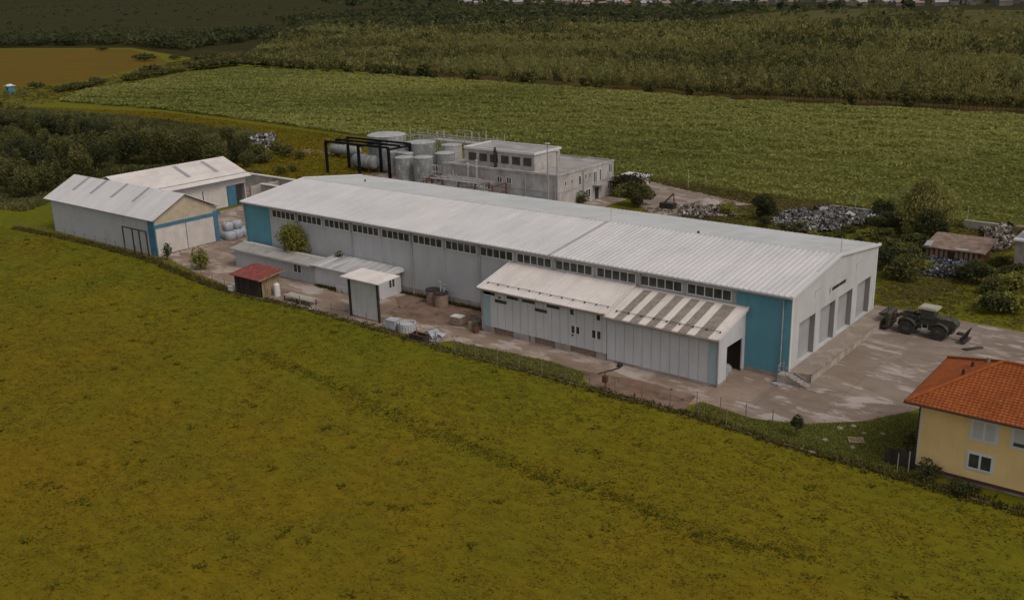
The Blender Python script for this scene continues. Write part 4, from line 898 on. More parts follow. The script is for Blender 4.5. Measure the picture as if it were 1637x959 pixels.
for x in (-64.2, -61.8, -59.4):
    for y in (-11.4, -10.2): MB().box(x-.05, x+.05, y-.05, y+.05, 0, .78).build('leg', 'dark', t)
t = thing('gas_cylinder', 'tall pale upright cylinder tank by the end wall of the red roofed shed', 'cylinder', (-66.7, -10.6, 0))
MB().cyl((-66.7, -10.6, 0), (-66.7, -10.6, 1.6), .42, n=16).build('shell', 'trim', t, False); MB().dome((-66.7, -10.6, 1.6), .42, .2, n=16).cyl((-66.7, -10.6, 1.8), (-66.7, -10.6, 1.95), .1, n=8).build('cap', 'trim', t)
tag(MB().cbox((-65.2, -9.4, .18), (1.0, .5, .3), .3).cbox((-65.6, -9.7, .35), (.5, .4, .25), .9).build('scrap_heap', 'dark'), 'small dark scrap heap between the cylinder tank and the cream table', 'scrap')
tag(MB().box(-74.3, -73.5, -12.9, -12.2, .05, .65).cbox((-73.9, -12.55, .7), (.9, .8, .08), .1).build('white_crate', 'trim'), 'small white crate left of the red roofed shed', 'crate')
t = thing('signal_box', 'rusty box on a post standing at the wire fence before the annex', 'post box', (-13.6, -12.6, 0))
MB().cyl((-13.6, -12.6, 0), (-13.6, -12.6, 1.9), .06, n=6).build('post', 'rust', t); MB().box(-13.85, -13.35, -12.8, -12.4, .8, 1.5).build('box', 'rust', t)
tag(MB().cyl((-16.4, -9.6, .05), (-15.5, -7.0, .05), .1, n=6).cyl((-15.9, -6.6, .2), (-15.5, -6.6, .2), .3, n=10).build('drain_pipe', 'dark'), 'dark drain hose running out from where the two annexes meet', 'pipe')
P = np.concatenate([sample(yard, 900, .1)]); P = P[(vnoise(P, .35, 61) > .62) & (P[:, 1] < -.6) & ((P[:, 0] > 1) | (P[:, 1] < -6.3) | (P[:, 0] < -36))]
YW = P
# chute / cover by stairs
tag(MB().prism([(-1.0, -2.0, .02), (.0, -2.3, .02), (.4, -1.5, .02), (-.6, -1.55, .02)], (0, 0, .12)).build('drain_cover', 'gutter'), 'dark drain cover on the concrete beside the dock stairs', 'drain cover')
tag(MB().box(1.2, 3.6, -1.75, -1.6, .03, .12).build('timber_beam', 'wood'), 'timber beam lying at the foot of the dock stairs', 'beam')
for i, ((x, y), lb) in enumerate(zip([(8.24, -11.27), (8.39, -8.2), (9.24, -7.13), (10.5, -8.14), (11.9, -7.3), (10.7, -11.3)],
    ['pale flat stone on the lawn, nearest the small dark sapling', 'pale flat stone on the lawn, middle-left near the lot edge', 'pale flat stone on the lawn closest to the concrete lot', 'pale flat stone on the lawn just behind the grey pallet', 'pale flat stone on the lawn closest to the yellow house', 'pale flat stone on the lawn just in front of the grey pallet'])):
    b = MB().dome((0, 0, 0), .30, .17, n=9, rings=2)
    b.v = [(a*(1+.2*math.sin(3*a+i)), c*(1+.2*math.cos(2*c+i)), d) for a, c, d in b.v]
    o = tag(b.build('flat_stone', 'dock'), lb, 'stone', 'pale stones on the lawn'); o.location = (x, y, .02); o.rotation_euler = (0, 0, i*1.3)

# ------------------------------------------------------------------ wheel loader
def loader():
    t = thing('wheel_loader', 'old dark green wheel loader with cream cab roof parked at the dock end', 'wheel loader', (0, 0, 0))
    for x in (-1.75, 1.75):
        for y in (-1.05, 1.05):
            w_ = MB().cyl((x, y-.28, .82), (x, y+.28, .82), .82, n=24)
            for i in range(18): a = i*math.pi/9; w_.cbox((x+.83*math.cos(a), y, .82+.83*math.sin(a)), (.08, .56, .14), 0, 0, -a)
            o = w_.build('tyre', 'tyre', t)
            MB().cyl((x, y-.31, .82), (x, y+.31, .82), .42, n=16).cyl((x, y-.34, .82), (x, y+.34, .82), .15, n=10).build('rim', 'loader', o)
    MB().box(-2.9, -.2, -.55, .55, .75, 1.35).box(-.2, .2, -.2, .2, .7, 1.1).box(.2, 3.0, -.6, .6, .75, 1.4).box(-2.6, -.9, -.9, .9, 1.3, 1.55).build('chassis', 'loader', t)
    MB().prism([(1.0, -.68, 1.35), (3.3, -.68, 1.35), (3.4, -.68, 1.9), (3.0, -.68, 2.25), (1.0, -.68, 2.35)], (0, 1.36, 0)).build('engine_hood', 'loader', t)
    b = MB()
    for x in (-1.75, 1.75):
        for s in (-1, 1):
            y = s*1.05-.32; A_ = [math.pi*(.1+.8*k/8) for k in range(9)]
            b.prism([(x+.98*math.cos(q), y, .82+.98*math.sin(q)) for q in A_]+[(x+1.05*math.cos(q), y, .82+1.05*math.sin(q)) for q in A_[::-1]], (0, .64, 0))
    b.split('fender', 'loader', t)
    c = MB()
    for x in (-.45, .9):
        for y in (-.7, .7): c.box(x-.06, x+.06, y-.06, y+.06, 1.3, 3.1)
    c.box(-.5, .95, -.75, .75, 1.3, 1.9); cb = c.build('cab', 'loader', t)
    MB().box(-.42, .88, -.72, -.69, 2.0, 3.05).box(-.42, .88, .69, .72, 1.9, 3.05).box(-.47, -.44, -.66, .66, 1.9, 3.05).box(.89, .92, -.66, .66, 1.9, 3.05).build('glass', 'glass', cb)
    MB().box(-.75, 1.25, -.95, .95, 3.1, 3.26).box(-.6, 1.1, -.8, .8, 3.26, 3.34).build('cab_roof', 'cream', cb)
    MB().box(-.15, .5, -1.1, -.8, .55, .62).box(-.15, .5, -1.1, -.8, .95, 1.0).cyl((-.15, -1.0, .5), (-.15, -1.0, 1.5), .03, n=5).cyl((.5, -1.0, .5), (.5, -1.0, 1.5), .03, n=5).build('ladder', 'pipe', t)
    b = MB()
    for y in (-.45, .45): b.prism([(-.9, y-.08, 1.9), (-.9, y-.08, 2.2), (-2.7, y-.08, 2.15), (-3.9, y-.08, 1.2), (-3.8, y-.08, .95), (-2.6, y-.08, 1.8)], (0, .16, 0))
    b.cyl((-2.2, 0, 2.0), (-3.7, 0, 1.7), .09, n=8).box(-2.7, -2.5, -.5, .5, 1.85, 2.1).build('lift_arm', 'loader', t)
    MB().prism([(-3.7, -1.35, .35), (-3.7, -1.35, 2.0), (-3.85, -1.35, 2.15), (-4.9, -1.35, 1.9), (-4.75, -1.35, 1.75), (-4.0, -1.35, 1.6), (-3.95, -1.35, .65), (-4.9, -1.35, .35), (-4.9, -1.35, .25)], (0, 2.7, 0)).build('bucket', 'loader', t)
    MB().box(-2.2, -1.3, -.35, .35, 2.1, 2.45).cyl((-1.0, .4, 2.2), (-1.0, .4, 3.0), .05, n=6).cyl((-4.1, -.6, 2.0), (-4.1, -.6, 2.9), .04, n=6).cyl((-4.3, .8, 2.0), (-4.3, .8, 2.7), .04, n=6).build('hydraulics', 'dark', t)
    b = MB().box(3.35, 4.0, -.3, .3, .75, .95).box(4.0, 4.15, -1.1, 1.1, .35, .75)
    for y in (-.9, -.3, .3, .9): b.cbox((4.35, y, .9), (.1, .1, 1.2), 0, 0, .3)
    b.box(4.1, 4.6, -1.1, 1.1, .2, .3).build('rear_fork', 'dark', t)
    MB().cyl((2.4, .35, 2.2), (2.4, .35, 3.0), .06, n=8).build('exhaust', 'rust', t)
    t.location = (7.0, 20.9, .03); t.rotation_euler = (0, 0, R(-2)); return t
loader()
tag(MB().prism([(11.6, 18.2, .03), (12.2, 18.0, .03), (13.4, 19.8, .03), (13.0, 20.0, .03)], (0, 0, .12)).build('tow_bar', 'dark'), 'dark tow bar lying on the concrete behind the wheel loader', 'tow bar')

# ------------------------------------------------------------------ derelict shed and scrap
dh = thing('derelict_shed', 'collapsing brown wooden shed with patched sagging roof by the dark scrap heap', 'shed', (2, 54, 0))
MB().box(-2.6, 4.6, 52.6, 58.2, 0, 1.9).build('wall', 'rust', dh)
b = MB()
for k in range(11): x = -2.6+k*.65; b.box(x, x+.4, 52.52, 52.6, .1, 1.8+.1*random.random())
b.build('boards', 'wood', dh)
V = []; n = 10
for i in range(n):
    for j in range(n): V.append((-3.0+i*.92+.15*random.random(), 52.0+j*.76, 1.95+.09*j*.8-.25*math.sin(i*.35)*math.sin(j*.35)+.06*random.random()))
b = MB(); b.add(V+[(a, c, d-.12) for a, c, d in V], [(i*n+j, (i+1)*n+j, (i+1)*n+j+1, i*n+j+1) for i in range(n-1) for j in range(n-1)]+[(n*n+i*n+j, n*n+i*n+j+1, n*n+(i+1)*n+j+1, n*n+(i+1)*n+j) for i in range(n-1) for j in range(n-1)]+[(i*n, n*n+i*n, n*n+(i+1)*n, (i+1)*n) for i in range(n-1)]+[((n-1)*n+j, n*n+(n-1)*n+j, n*n+(n-1)*n+j+1, (n-1)*n+j+1) for j in range(n-1)])
b.build('roof', 'dirtroof', dh)
MB().box(.4, 1.2, 52.45, 52.51, 0, 1.5).build('door', 'darkwood_and_shade', dh)
MB().cbox((-2.4, 53.2, 2.2), (.9, 2.2, .05), .1, .1).cbox((2.2, 52.6, 2.05), (1.6, .8, .05), .2).split('patch_sheet', 'greydoor', dh)
def pile(name, label, poly, h, n, size, mt, seed=0, cx=None):
    np.random.seed(seed); P = np.array([q[:2] for q in poly]); c = P.mean(0)
    lo, hi = P.min(0), P.max(0); p = np.random.rand(n*3, 2)*(hi-lo)+lo; p = p[inpoly(p[:, 0], p[:, 1], poly)][:n]
    rel = (p-c)/((hi-lo)/2); d = np.clip(1-np.sqrt((rel**2).sum(1)), 0, 1)
    z = h*(.25+.75*d**.6)*(.5+.5*vnoise(p, 1.2, seed))*np.random.uniform(.75, 1, len(p))
    return tag(quads(name, np.c_[p, z+.05], np.random.gamma(3, size/3, len(p)), np.random.rand(len(p))**1.9, mt), label, None, None, 'stuff')
pile('scrap_pile', 'heap of pale mixed scrap metal behind the warehouse', [at(1232, 352), at(1255, 340), at(1330, 335), at(1400, 342), at(1412, 352), at(1380, 362), at(1330, 372), at(1260, 374), at(1240, 366)], 1.6, 5200, .46, 'rubble', 1)
pile('scrap_pile', 'dark scrap heap before the derelict shed', [at(1476, 412), at(1500, 410), at(1552, 425), at(1550, 440), at(1510, 446), at(1472, 440)], 1.2, 3200, .42, 'rubble_dark', 2)
pile('rubble_pile', 'brown rubble and junk beside the derelict shed', [at(1567, 365), at(1600, 362), at(1622, 380), at(1615, 400), at(1590, 405), at(1575, 385)], 1.9, 2200, .6, 'rubble_brown', 3)
pile('rubble_pile', 'low rubble and gravel heap on the bare yard', [at(1085, 335), at(1130, 322), at(1175, 326), at(1178, 345), at(1120, 350), at(1085, 346)], 1.0, 2600, .42, 'rubble_brown', 4)
pile('rubble_pile', 'white junk by the track left of the tanks', [at(402, 222), at(435, 214), at(443, 228), at(430, 238), at(405, 238)], 2.2, 1500, .6, 'rubble', 5)
pile('rusty_scrap', 'rusty brown pieces scattered through the pale scrap heap behind the warehouse', [at(1250, 350), at(1300, 340), at(1390, 345), at(1400, 355), at(1340, 370), at(1260, 368)], 1.75, 900, .5, 'rubble_brown', 9)
q = at(1135, 330)
b = MB().dome((q[0], q[1], 0), 2.6, 1.6, n=20, rings=4); b.v = [(a+.2*math.sin(3*c), c+.2*math.cos(2*a), d) for a, c, d in b.v]
tag(b.build('gravel_heap', 'lot'), 'small grey gravel heap on the bare yard behind the warehouse', 'gravel heap')
q = at(1069, 333)
t = thing('scrap_machine', 'dark angular scrapped machine with a raised arm at the edge of the bare yard', 'machine', (q[0], q[1], 0))
x, y = q[0], q[1]; MB().box(x-1.5, x+1.2, y-.7, y+.7, .1, 1.0).build('body', 'dark', t); MB().cyl((x-.8, y, 1), (x+.9, y, 2.7), .14, n=6).cyl((x+.9, y, 2.7), (x+1.1, y, 1.1), .12, n=6).build('arm', 'rust', t)
sl = thing('silo_kiosk', 'grey rendered kiosk with a dark teal cabin on top at the right edge', 'kiosk', (11, 56, 0))
MB().box(8.75, 14, 53, 58, 0, 4.1).build('base', 'plinth', sl); MB().box(8.4, 14.3, 52.7, 58.3, 4.1, 4.35).build('slab', 'trim', sl); MB().box(9.9, 13.6, 53.6, 57.4, 4.35, 8.1).build('cabin', 'teal', sl); MB().box(9.7, 13.8, 53.4, 57.6, 8.1, 8.3).build('cap', 'trim', sl)
ps = [(at(1545, 362), 3.2, 'thin pale pole at the crop edge nearest the right border'), (at(1100, 300), 3.5, 'thin pole at the crop edge behind the bare yard'), (at(1367, 334), 1.8, 'short white marker post at the crop edge right of the scrap heap'), (at(1128, 298), 2.2, 'short dim pole at the crop edge, second behind the bare yard')]
for q, h, lb in ps:
    t = thing('marker_pole', lb, 'pole', (q[0], q[1], 0)); MB().cyl((q[0], q[1], 0), (q[0], q[1], h), .07, n=6).build('shaft', 'cream', t)
q0, q1 = at(1325, 334), at(1425, 346)
cw = thing('low_wall', 'long low concrete wall at the crop edge right of the scrap heap', 'wall', (q0[0], q0[1], 0))
d = (q1-q0); d /= np.linalg.norm(d); nn = np.array([-d[1], d[0], 0])*.25
MB().prism([tuple(q0-nn), tuple(q1-nn), tuple(q1+nn), tuple(q0+nn)], (0, 0, .7)).build('body', 'plinth', cw)
q0, q1 = at(1541, 364), at(1608, 373); cw = thing('low_wall', 'pale low wall beyond the derelict shed', 'wall', (q0[0], q0[1], 0)); MB().prism([tuple(q0-nn), tuple(q1-nn), tuple(q1+nn), tuple(q0+nn)], (0, 0, 1.3)).build('body', 'cream', cw)
# blue hunting hide far left
q = at(18, 153); x, y = q[0], q[1]
t = thing('lookout_hut', 'small blue lookout hut on legs beside the ochre field', 'hut', (x, y, 0))
MB().box(x-1.3, x+1.3, y-1.3, y+1.3, 1.6, 3.9).build('cabin', 'blue', t); MB().box(x-1.7, x+1.7, y-1.7, y+1.7, 3.9, 4.15).dome((x, y, 4.15), 1.4, .6, n=12).build('roof', 'trim', t)
for s in (-1, 1):
    for r in (-1, 1): MB().box(x+s*1.1-.1, x+s*1.1+.1, y+r*1.1-.1, y+r*1.1+.1, 0, 1.6).build('leg', 'blue', t)
MB().box(x+.2, x+1.0, y-1.34, y-1.3, 2.3, 3.3).build('window', 'glass', t)

# ------------------------------------------------------------------ vegetation
def crown(n, rx, ry, rz, cz, s, lobes=9, seed=0, drop=0., jag=.35, vert=0., mt='leaf_mid', name='crown', parent=None):
    rs = np.random.RandomState(seed); st = np.random.get_state(); np.random.seed(seed)
    lc = rs.normal(size=(lobes, 3)); lc /= np.linalg.norm(lc, axis=1)[:, None]; lc *= (rs.rand(lobes, 1)**.5)*.62
    lr = rs.uniform(.22, .55, lobes); lt = rs.uniform(-.22, .22, lobes)
    i = rs.randint(0, lobes, n); d = rs.normal(size=(n, 3)); d /= np.linalg.norm(d, axis=1)[:, None]
    P = lc[i]+d*(lr[i]*(1-jag*rs.rand(n)**2+.25*rs.rand(n)**4))[:, None]
    P = P*np.array([rx, ry, rz]); P[:, 2] += cz
    if drop: r2 = (P[:, 0]**2+P[:, 1]**2)/(rx*ry); P[:, 2] -= drop*r2*rs.rand(n)*rz
    P[:, 2] = np.maximum(P[:, 2], .05)
    tint = .42+lt[i]+.20*rs.normal(size=n)
    o = quads(name, P, s*rs.uniform(.6, 1.4, n), tint, mt, parent, flat=.25, vert=vert); np.random.set_state(st); return o
def treeproto(name, label, cat, h, r, n, s, mt, seed, trunk=.3, group=None, cbase=.0, **k):
    t = thing(name, label, cat, (0, 0, 0), 0, group)
    cz = cbase*h+(1-cbase)*h/2; crown(n, r, r, (h-cbase*h)/2*1.05, cz, s, seed=seed, mt=mt, parent=t, **k)
    b = MB(); tr = max(.05, .022*h); b.cyl((0, 0, 0), (.1, .05, h*.55), tr, tr*.5, n=6); random.seed(seed)
    for q in range(4): a = random.random()*6.28; z = h*(.25+.1*q); b.cyl((0, 0, z), (math.cos(a)*r*.6, math.sin(a)*r*.6, z+h*.22), tr*.45, tr*.15, n=5)
    b.build('trunk', 'trunk', t); return t
# individual trees and shrubs near the works
def place(t, x, y, z=0, rz=0, sc_=1.0): t.location = (x, y, z); t.rotation_euler = (0, 0, rz); t.scale = (sc_,)*3 if not isinstance(sc_, tuple) else sc_; return t
place(treeproto('leafy_shrub', 'tall yellow-green shrub growing against the warehouse wall over the low outbuilding', 'shrub', 7.2, 3.2, 5200, .27, 'leaf_yel', 21, lobes=14, cbase=.22), -74.0, -1.2)
place(treeproto('thin_shrub', 'thin dark sapling behind the low outbuilding near the streaky roof', 'shrub', 4.6, 1.0, 260, .28, 'leaf_dark', 22, cbase=.35), -65.2, -.6)
place(treeproto('young_tree', 'bushy young tree in the yard between barn and red roofed shed', 'tree', 3.6, 1.9, 900, .32, 'leaf_yel', 23), -87.0, -8.4)
place(treeproto('small_conifer', 'small spiky conifer before the cream doors of the barn', 'conifer', 2.9, 1.0, 500, .24, 'leaf_dark', 24, cbase=.1), -96.3, -7.9)
place(treeproto('sapling', 'small dark sapling on the lawn left of the pale stones', 'sapling', 2.2, .8, 600, .20, 'leaf_dark', 25, cbase=.3), 5.9, -11.9)
place(treeproto('climbing_shrub', 'leafless-looking dark shrub at the corner of the yellow house', 'shrub', 3.0, .9, 420, .2, 'leaf_mid', 26, cbase=.15), 14.9, -10.4)
place(treeproto('dark_shrub', 'dark shrub below the brown band of the yellow house', 'shrub', 1.7, 1.2, 700, .2, 'leaf_dark', 27), 17.4, -13.4)
place(treeproto('dark_shrub', 'low dark shrub against the fence base right of the shrub under the yellow house', 'shrub', 1.1, 1.6, 700, .2, 'leaf_dark', 28), 20.6, -14.0)
place(treeproto('willow_tree', 'large yellowish drooping willow behind the derelict shed', 'tree', 10.8, 5.9, 10000, .42, 'leaf_willow', 31, lobes=16, drop=.6, cbase=.05, vert=.7), -6.0, 66.0)
place(treeproto('dark_tree', 'dark dense tree in front of the yellowish willow', 'tree', 5.8, 3.4, 4600, .34, 'leaf_dark', 32, lobes=10), -4.2, 60.0)
place(treeproto('round_bush', 'dark round bush between the bare yard and the pale scrap heap', 'bush', 4.8, 3.0, 3800, .28, 'leaf_dark', 33), -31.6, 64.0)
place(treeproto('round_bush', 'mid green bush behind the warehouse roof near the plant building', 'bush', 4.6, 3.6, 3800, .3, 'leaf_mid', 34), -55.0, 61.5, 0, 0, 1.15)
place(treeproto('dark_hedge', 'dark ivy covered thicket at the end of the plant building', 'hedge', 4.6, 4.4, 6500, .3, 'leaf_ivy', 35, lobes=16), -61.2, 69.0)
place(treeproto('small_bush', 'small brownish bush at the door of the plant building', 'bush', 2.8, 1.7, 600, .3, 'leaf_mid', 36), -64.2, 56.8)
place(treeproto('leafy_bush', 'yellow-green bush at the edge of the rubble heap', 'bush', 2.4, 2.2, 700, .36, 'leaf_yel', 37), -38.3, 63.0)
random.seed(77); np.random.seed(77)
PB = [treeproto('wild_bush', 'green wild bush in the overgrown strip right of the warehouse', 'bush', 2.4, 2.2, 1300, .26, 'leaf_mid', 41, group='wild bushes on the overgrown strip'),
      treeproto('wild_bush', 'yellow-green wild bush in the overgrown strip right of the warehouse', 'bush', 2.0, 2.4, 1300, .26, 'leaf_yel', 42, group='yellowish wild bushes on the overgrown strip'),
      treeproto('wild_bush', 'dark wild bush in the overgrown strip right of the warehouse', 'bush', 2.8, 2.0, 1300, .26, 'leaf_dark', 43, group='dark wild bushes on the overgrown strip')]
spots = [(1415, 385, 0, 1.1), (1432, 372, 2, 1), (1425, 405, 0, 1.1), (1455, 420, 0, 1.3), (1420, 430, 2, 1.3), (1440, 445, 0, 1.4), (1470, 432, 1, 1), (1410, 362, 0, .8), (1425, 358, 2, 1.0),
         (1560, 455, 2, 1.1), (1585, 470, 0, 1.2), (1625, 465, 1, 1.4), (1600, 492, 0, 1.0), (1615, 500, 1, 1.4), (1590, 500, 2, 1.1), (1630, 445, 0, 1), (1575, 440, 1, .8), (1412, 345, 2, 1.1), (1250, 372, 0, .8), (1390, 378, 1, .7), (1220, 362, 2, .8), (1195, 350, 1, .7), (1375, 388, 0, .6), (1340, 380, 0, .6), (1275, 371, 0, .8), (1300, 376, 1, .6), (1358, 372, 0, .7), (1395, 366, 2, .8), (1240, 378, 0, .8), (1320, 384, 0, .6), (1540, 446, 0, .9), (1480, 405, 2, .8), (1562, 430, 0, .7), (1610, 440, 0, .8), (1455, 398, 0, 1.2), (1440, 408, 1, 1), (1600, 425, 0, .7)]
first = [True]*3
for px, py, k, s in spots:
    q = at(px, py); loc = (q[0], q[1], 0)
    if first[k]: place(PB[k], *loc, 0, s); first[k] = False
    else: dup(PB[k], loc, random.random()*6, s*random.uniform(.9, 1.15))
# thicket left of the barns: single trees
np.random.seed(5); random.seed(5)
TP = [treeproto('thicket_tree', 'dark broad tree in the thicket left of the barns', 'tree', 9, 4.2, 3400, .44, 'leaf_dark', 51, group='dark trees of the left thicket', lobes=11),
      treeproto('thicket_tree', 'mid green tree in the thicket left of the barns', 'tree', 7.5, 3.6, 3000, .42, 'leaf_mid', 52, group='mid green trees of the left thicket', lobes=11),
      treeproto('thicket_tree', 'tall narrow pale green tree in the thicket left of the barns', 'tree', 9.0, 2.2, 2200, .40, 'leaf_mid', 53, group='narrow pale trees of the left thicket', lobes=11),
      treeproto('meadow_bush', 'low olive bush on the meadow around the thicket', 'bush', 3.0, 2.4, 500, .45, 'leaf_mid', 54, group='low bushes on the left meadow')]
used = [False]*4
def put(k, x, y, s):
    if not used[k]: place(TP[k], x, y, 0, 0, s); used[k] = True; return TP[k]
    return dup(TP[k], (x, y, 0), random.random()*6.28, s)
poly = [at(-60, 316), at(40, 322), at(95, 300), at(170, 272), at(250, 262), at(235, 232), at(205, 222), at(120, 215), at(60, 205), at(-60, 200)]
P = sample(poly, 4000, .12); keep = []
for p in P:
    if all((p[0]-q[0])**2+(p[1]-q[1])**2 > 5.2**2 for q in keep): keep.append(p)
    if len(keep) > 150: break
for p in keep: put(random.choice((0, 1, 1, 2, 2)), p[0], p[1], random.uniform(.7, 1.1))
for (px, py, k, s) in [(262, 264, 2, 1.15), (285, 262, 1, 1.15), (320, 264, 2, 1.1), (350, 268, 1, .95), (240, 266, 2, 1.1), (310, 258, 2, .95), (330, 256, 1, .9), (350, 260, 2, .85), (245, 250, 1, 1.0), (295, 248, 2, .9), (372, 245, 2, .85), (395, 252, 2, .8), (380, 262, 0, .6), (398, 268, 1, .6), (300, 240, 3, 1.4), (335, 235, 3, 1.2), (360, 228, 1, .7), (385, 245, 1, .7), (415, 252, 3, 1.3), (440, 248, 3, 1.3), (462, 252, 3, 1.2), (480, 255, 3, .8), (425, 262, 3, 1), (450, 280, 3, .8), (470, 275, 3, .6), (410, 285, 3, .7),
        (30, 225, 3, 1.2), (60, 218, 3, 1), (10, 205, 3, 1.3), (95, 212, 3, 1), (130, 205, 3, .9), (150, 190, 3, .8), (62, 190, 3, .8), (85, 195, 3, .8), (175, 225, 3, 1), (210, 232, 3, 1), (240, 238, 3, .8), (260, 250, 3, 1.1), (185, 198, 3, .7), (205, 205, 3, .7), (15, 185, 3, 1), (35, 178, 3, .8), (0, 172, 3, 1.1), (120, 192, 3, .6), (140, 230, 3, 1.2), (282, 250, 3, 1.2)]:
    q = at(px, py); o = put(k, q[0], q[1], s)
# hedge line between crop and ochre field, single shrubs
HB = treeproto('hedge_shrub', 'dark round shrub of the hedge between ochre field and crop', 'shrub', 4.0, 4.2, 420, 1.0, 'leaf_mid', 61, group='hedge shrubs beside the ochre field')
fst = True
for (px, py, s) in [(56, 142, 1.0), (95, 148, .8), (105, 146, 1.0), (115, 146, 1), (124, 144, 1.2), (134, 142, 1.1), (143, 140, .9), (155, 134, 1.0), (160, 136, .9), (205, 130, 1.1), (216, 128, 1.3), (228, 127, 1.2), (240, 124, 1.2), (246, 118, 1.6), (255, 122, 1.0), (262, 120, 1.2), (275, 118, 1.0), (290, 117, .9), (232, 98, 1.6), (222, 96, 1.2), (278, 96, 1.0), (310, 112, 1.2), (322, 112, 1.6), (334, 111, 1.9), (345, 109, 2.0), (356, 108, 1.9), (368, 106, 1.8), (380, 106, 1.2), (405, 108, 1.8), (418, 109, 1.9), (430, 109, 1.9), (445, 110, 1.6), (458, 111, 1.9), (470, 112, 1.9), (485, 113, 1.3), (165, 82, 1.2), (300, 105, .8), (318, 98, 1.2), (340, 96, 1.4)]:
    q = at(px, py)
    if fst: place(HB, q[0], q[1], 0, 0, (s, s, s*.8)); fst = False
    else: dup(HB, (q[0], q[1], 0), random.random()*6, (s, s, s*.8))
# bushes along the far crop edge
EB = treeproto('edge_shrub', 'dark shrub on the far edge of the crop before the plantation', 'shrub', 4.0, 2.6, 400, .8, 'leaf_mid', 62, group='shrubs on the far crop edge')
fst = True
for (px, py, s) in [(500, 115, 1.3), (520, 117, 1.1), (560, 119, 1.3), (600, 121, 1.5), (615, 122, 1.6), (632, 122, 1.4), (652, 123, 1.2), (681, 125, 1.9), (693, 125, 1), (752, 128, 1.4), (760, 128, 1.2), (813, 132, .9), (846, 135, 1.5), (836, 134, 1.1), (935, 142, 1.3), (957, 143, 1.1), (1038, 149, 1.3), (1104, 153, .9), (1450, 172, 1.0), (1360, 168, .8)]:
    q = at(px, py)
    if fst: place(EB, q[0], q[1], 0, 0, s); fst = False
    else: dup(EB, (q[0], q[1], 0), random.random()*6, s)

PTR = treeproto('plantation_tree', 'slim young tree with bare lower trunk in the front row of the plantation', 'tree', 5.6, 1.3, 260, .62, 'leaf_wood', 63, group='front row of the plantation', cbase=.3, vert=.4)
fst = True; random.seed(99)
for i in range(74):
    px = 1085+i*7.7+random.uniform(-2.5, 2.5); py = np.interp(px, [1080, 1200, 1400, 1637], [153, 162, 170, 182])+random.uniform(-2.5, 1.5); q = at(px, py); s = random.uniform(.75, 1.2)
    if fst: place(PTR, q[0], q[1], 0, 0, s); fst = False
    else: dup(PTR, (q[0], q[1], 0), random.random()*6, s)
# plantation and far woods: one mass each
def wood(name, label, poly, n, hm, rm, nq, size, mt, seed, trunks=False, gap=None, margin=.08, vert=0.):
    np.random.seed(seed); P = sample(poly, n, margin)
    if gap: P = P[vnoise(P, gap[0], seed) > gap[1]*np.random.rand(len(P))]
    T = len(P); h = hm*np.random.uniform(.65, 1.3, T)*(.8+.4*vnoise(P, .03, seed+1)); r = rm*np.random.uniform(.7, 1.3, T)
    tb = .18+.50*vnoise(P, .03, seed+2)+(.25 if vert else .17)*np.random.normal(size=T)
    d = np.random.normal(size=(T, nq, 3)); d /= np.linalg.norm(d, axis=2)[:, :, None]; d *= (np.random.rand(T, nq, 1)**.35)
    base = .12 if not trunks else .25
    C = np.stack([P[:, 0, None]+d[:, :, 0]*r[:, None], P[:, 1, None]+d[:, :, 1]*r[:, None], h[:, None]*(base+(1-base)*(.5+.5*d[:, :, 2]))], 2).reshape(-1, 3)
    tint = (tb[:, None]+.13*np.random.normal(size=(T, nq))).reshape(-1)
    sz = (size*np.random.uniform(.6, 1.4, (T, nq))*(r/rm)[:, None]).reshape(-1)
    o = quads(name, C, sz, tint, mt, flat=.45 if not vert else 0, vert=vert, aspect=.7 if not vert else .55); tag(o, label, None, None, 'stuff'); print(name, T, len(C)); return o
A = lambda *q: [tuple(at(*k)[:2]) for k in q]
pl1 = A((640, 121), (720, 124), (900, 139), (1050, 149), (1200, 161), (1400, 168), (1700, 186), (1700, 110), (1400, 92), (1100, 84), (850, 78), (640, 72))
wood('plantation_trees', 'olive young plantation of small trees beyond the crop', pl1, 15000, 6.0, 1.35, 38, .85, 'leaf_wood', 71, True, (.05, .35), vert=.45)
pl1b = A((392, 100), (480, 112), (640, 121), (640, 72), (560, 68), (440, 72))
wood('plantation_trees', 'olive scrub woodland beyond the left end of the crop', pl1b, 9000, 5.0, 2.4, 30, 1.1, 'leaf_wood', 74, False, (.03, .5), vert=.3)
pl2 = A((440, 72), (640, 72), (850, 78), (1100, 84), (1400, 92), (1700, 110), (1700, 52), (1500, 46), (1300, 46), (1150, 44), (1000, 40), (700, 42), (500, 50))
wood('plantation_trees', 'farther olive plantation running towards the town', pl2, 18000, 6.5, 2.6, 22, 1.7, 'leaf_wood', 72, False, (.02, .45), vert=.4)
pl3 = A((500, 50), (700, 42), (900, 40), (1130, 40), (1130, 28), (1250, 14), (1130, 10), (900, 14), (700, 14), (550, 22), (420, 35))
wood('far_woods', 'dark distant woods below the town', pl3, 7000, 7, 6, 16, 4.2, 'leaf_dark', 73, False, (.008, .75))
hg = A((-80, 80), (0, 77), (100, 74), (200, 73), (300, 82), (310, 78), (380, 70), (440, 56), (420, 50), (300, 60), (180, 58), (100, 62), (0, 66), (-80, 70))
wood('tree_belt', 'dark blue-green belt of trees along the far side of the ochre field', hg, 2600, 7.5, 4.6, 34, 2.2, 'leaf_dark', 75)
hg = A((420, 72), (640, 60), (900, 50), (1130, 44), (1130, 40), (900, 36), (740, 42), (560, 44), (430, 58))
wood('tree_belt', 'dark tree belt crossing the plain behind the plantation', hg, 1500, 7.5, 5, 24, 3, 'leaf_dark', 76, False, (.01, .5))
wood('scattered_scrub', 'scattered scrub over the far plain at upper left', A((-60, 60), (430, 45), (520, 14), (300, 4), (-60, 12)), 1400, 4, 4.5, 14, 3.2, 'leaf_dark', 78)
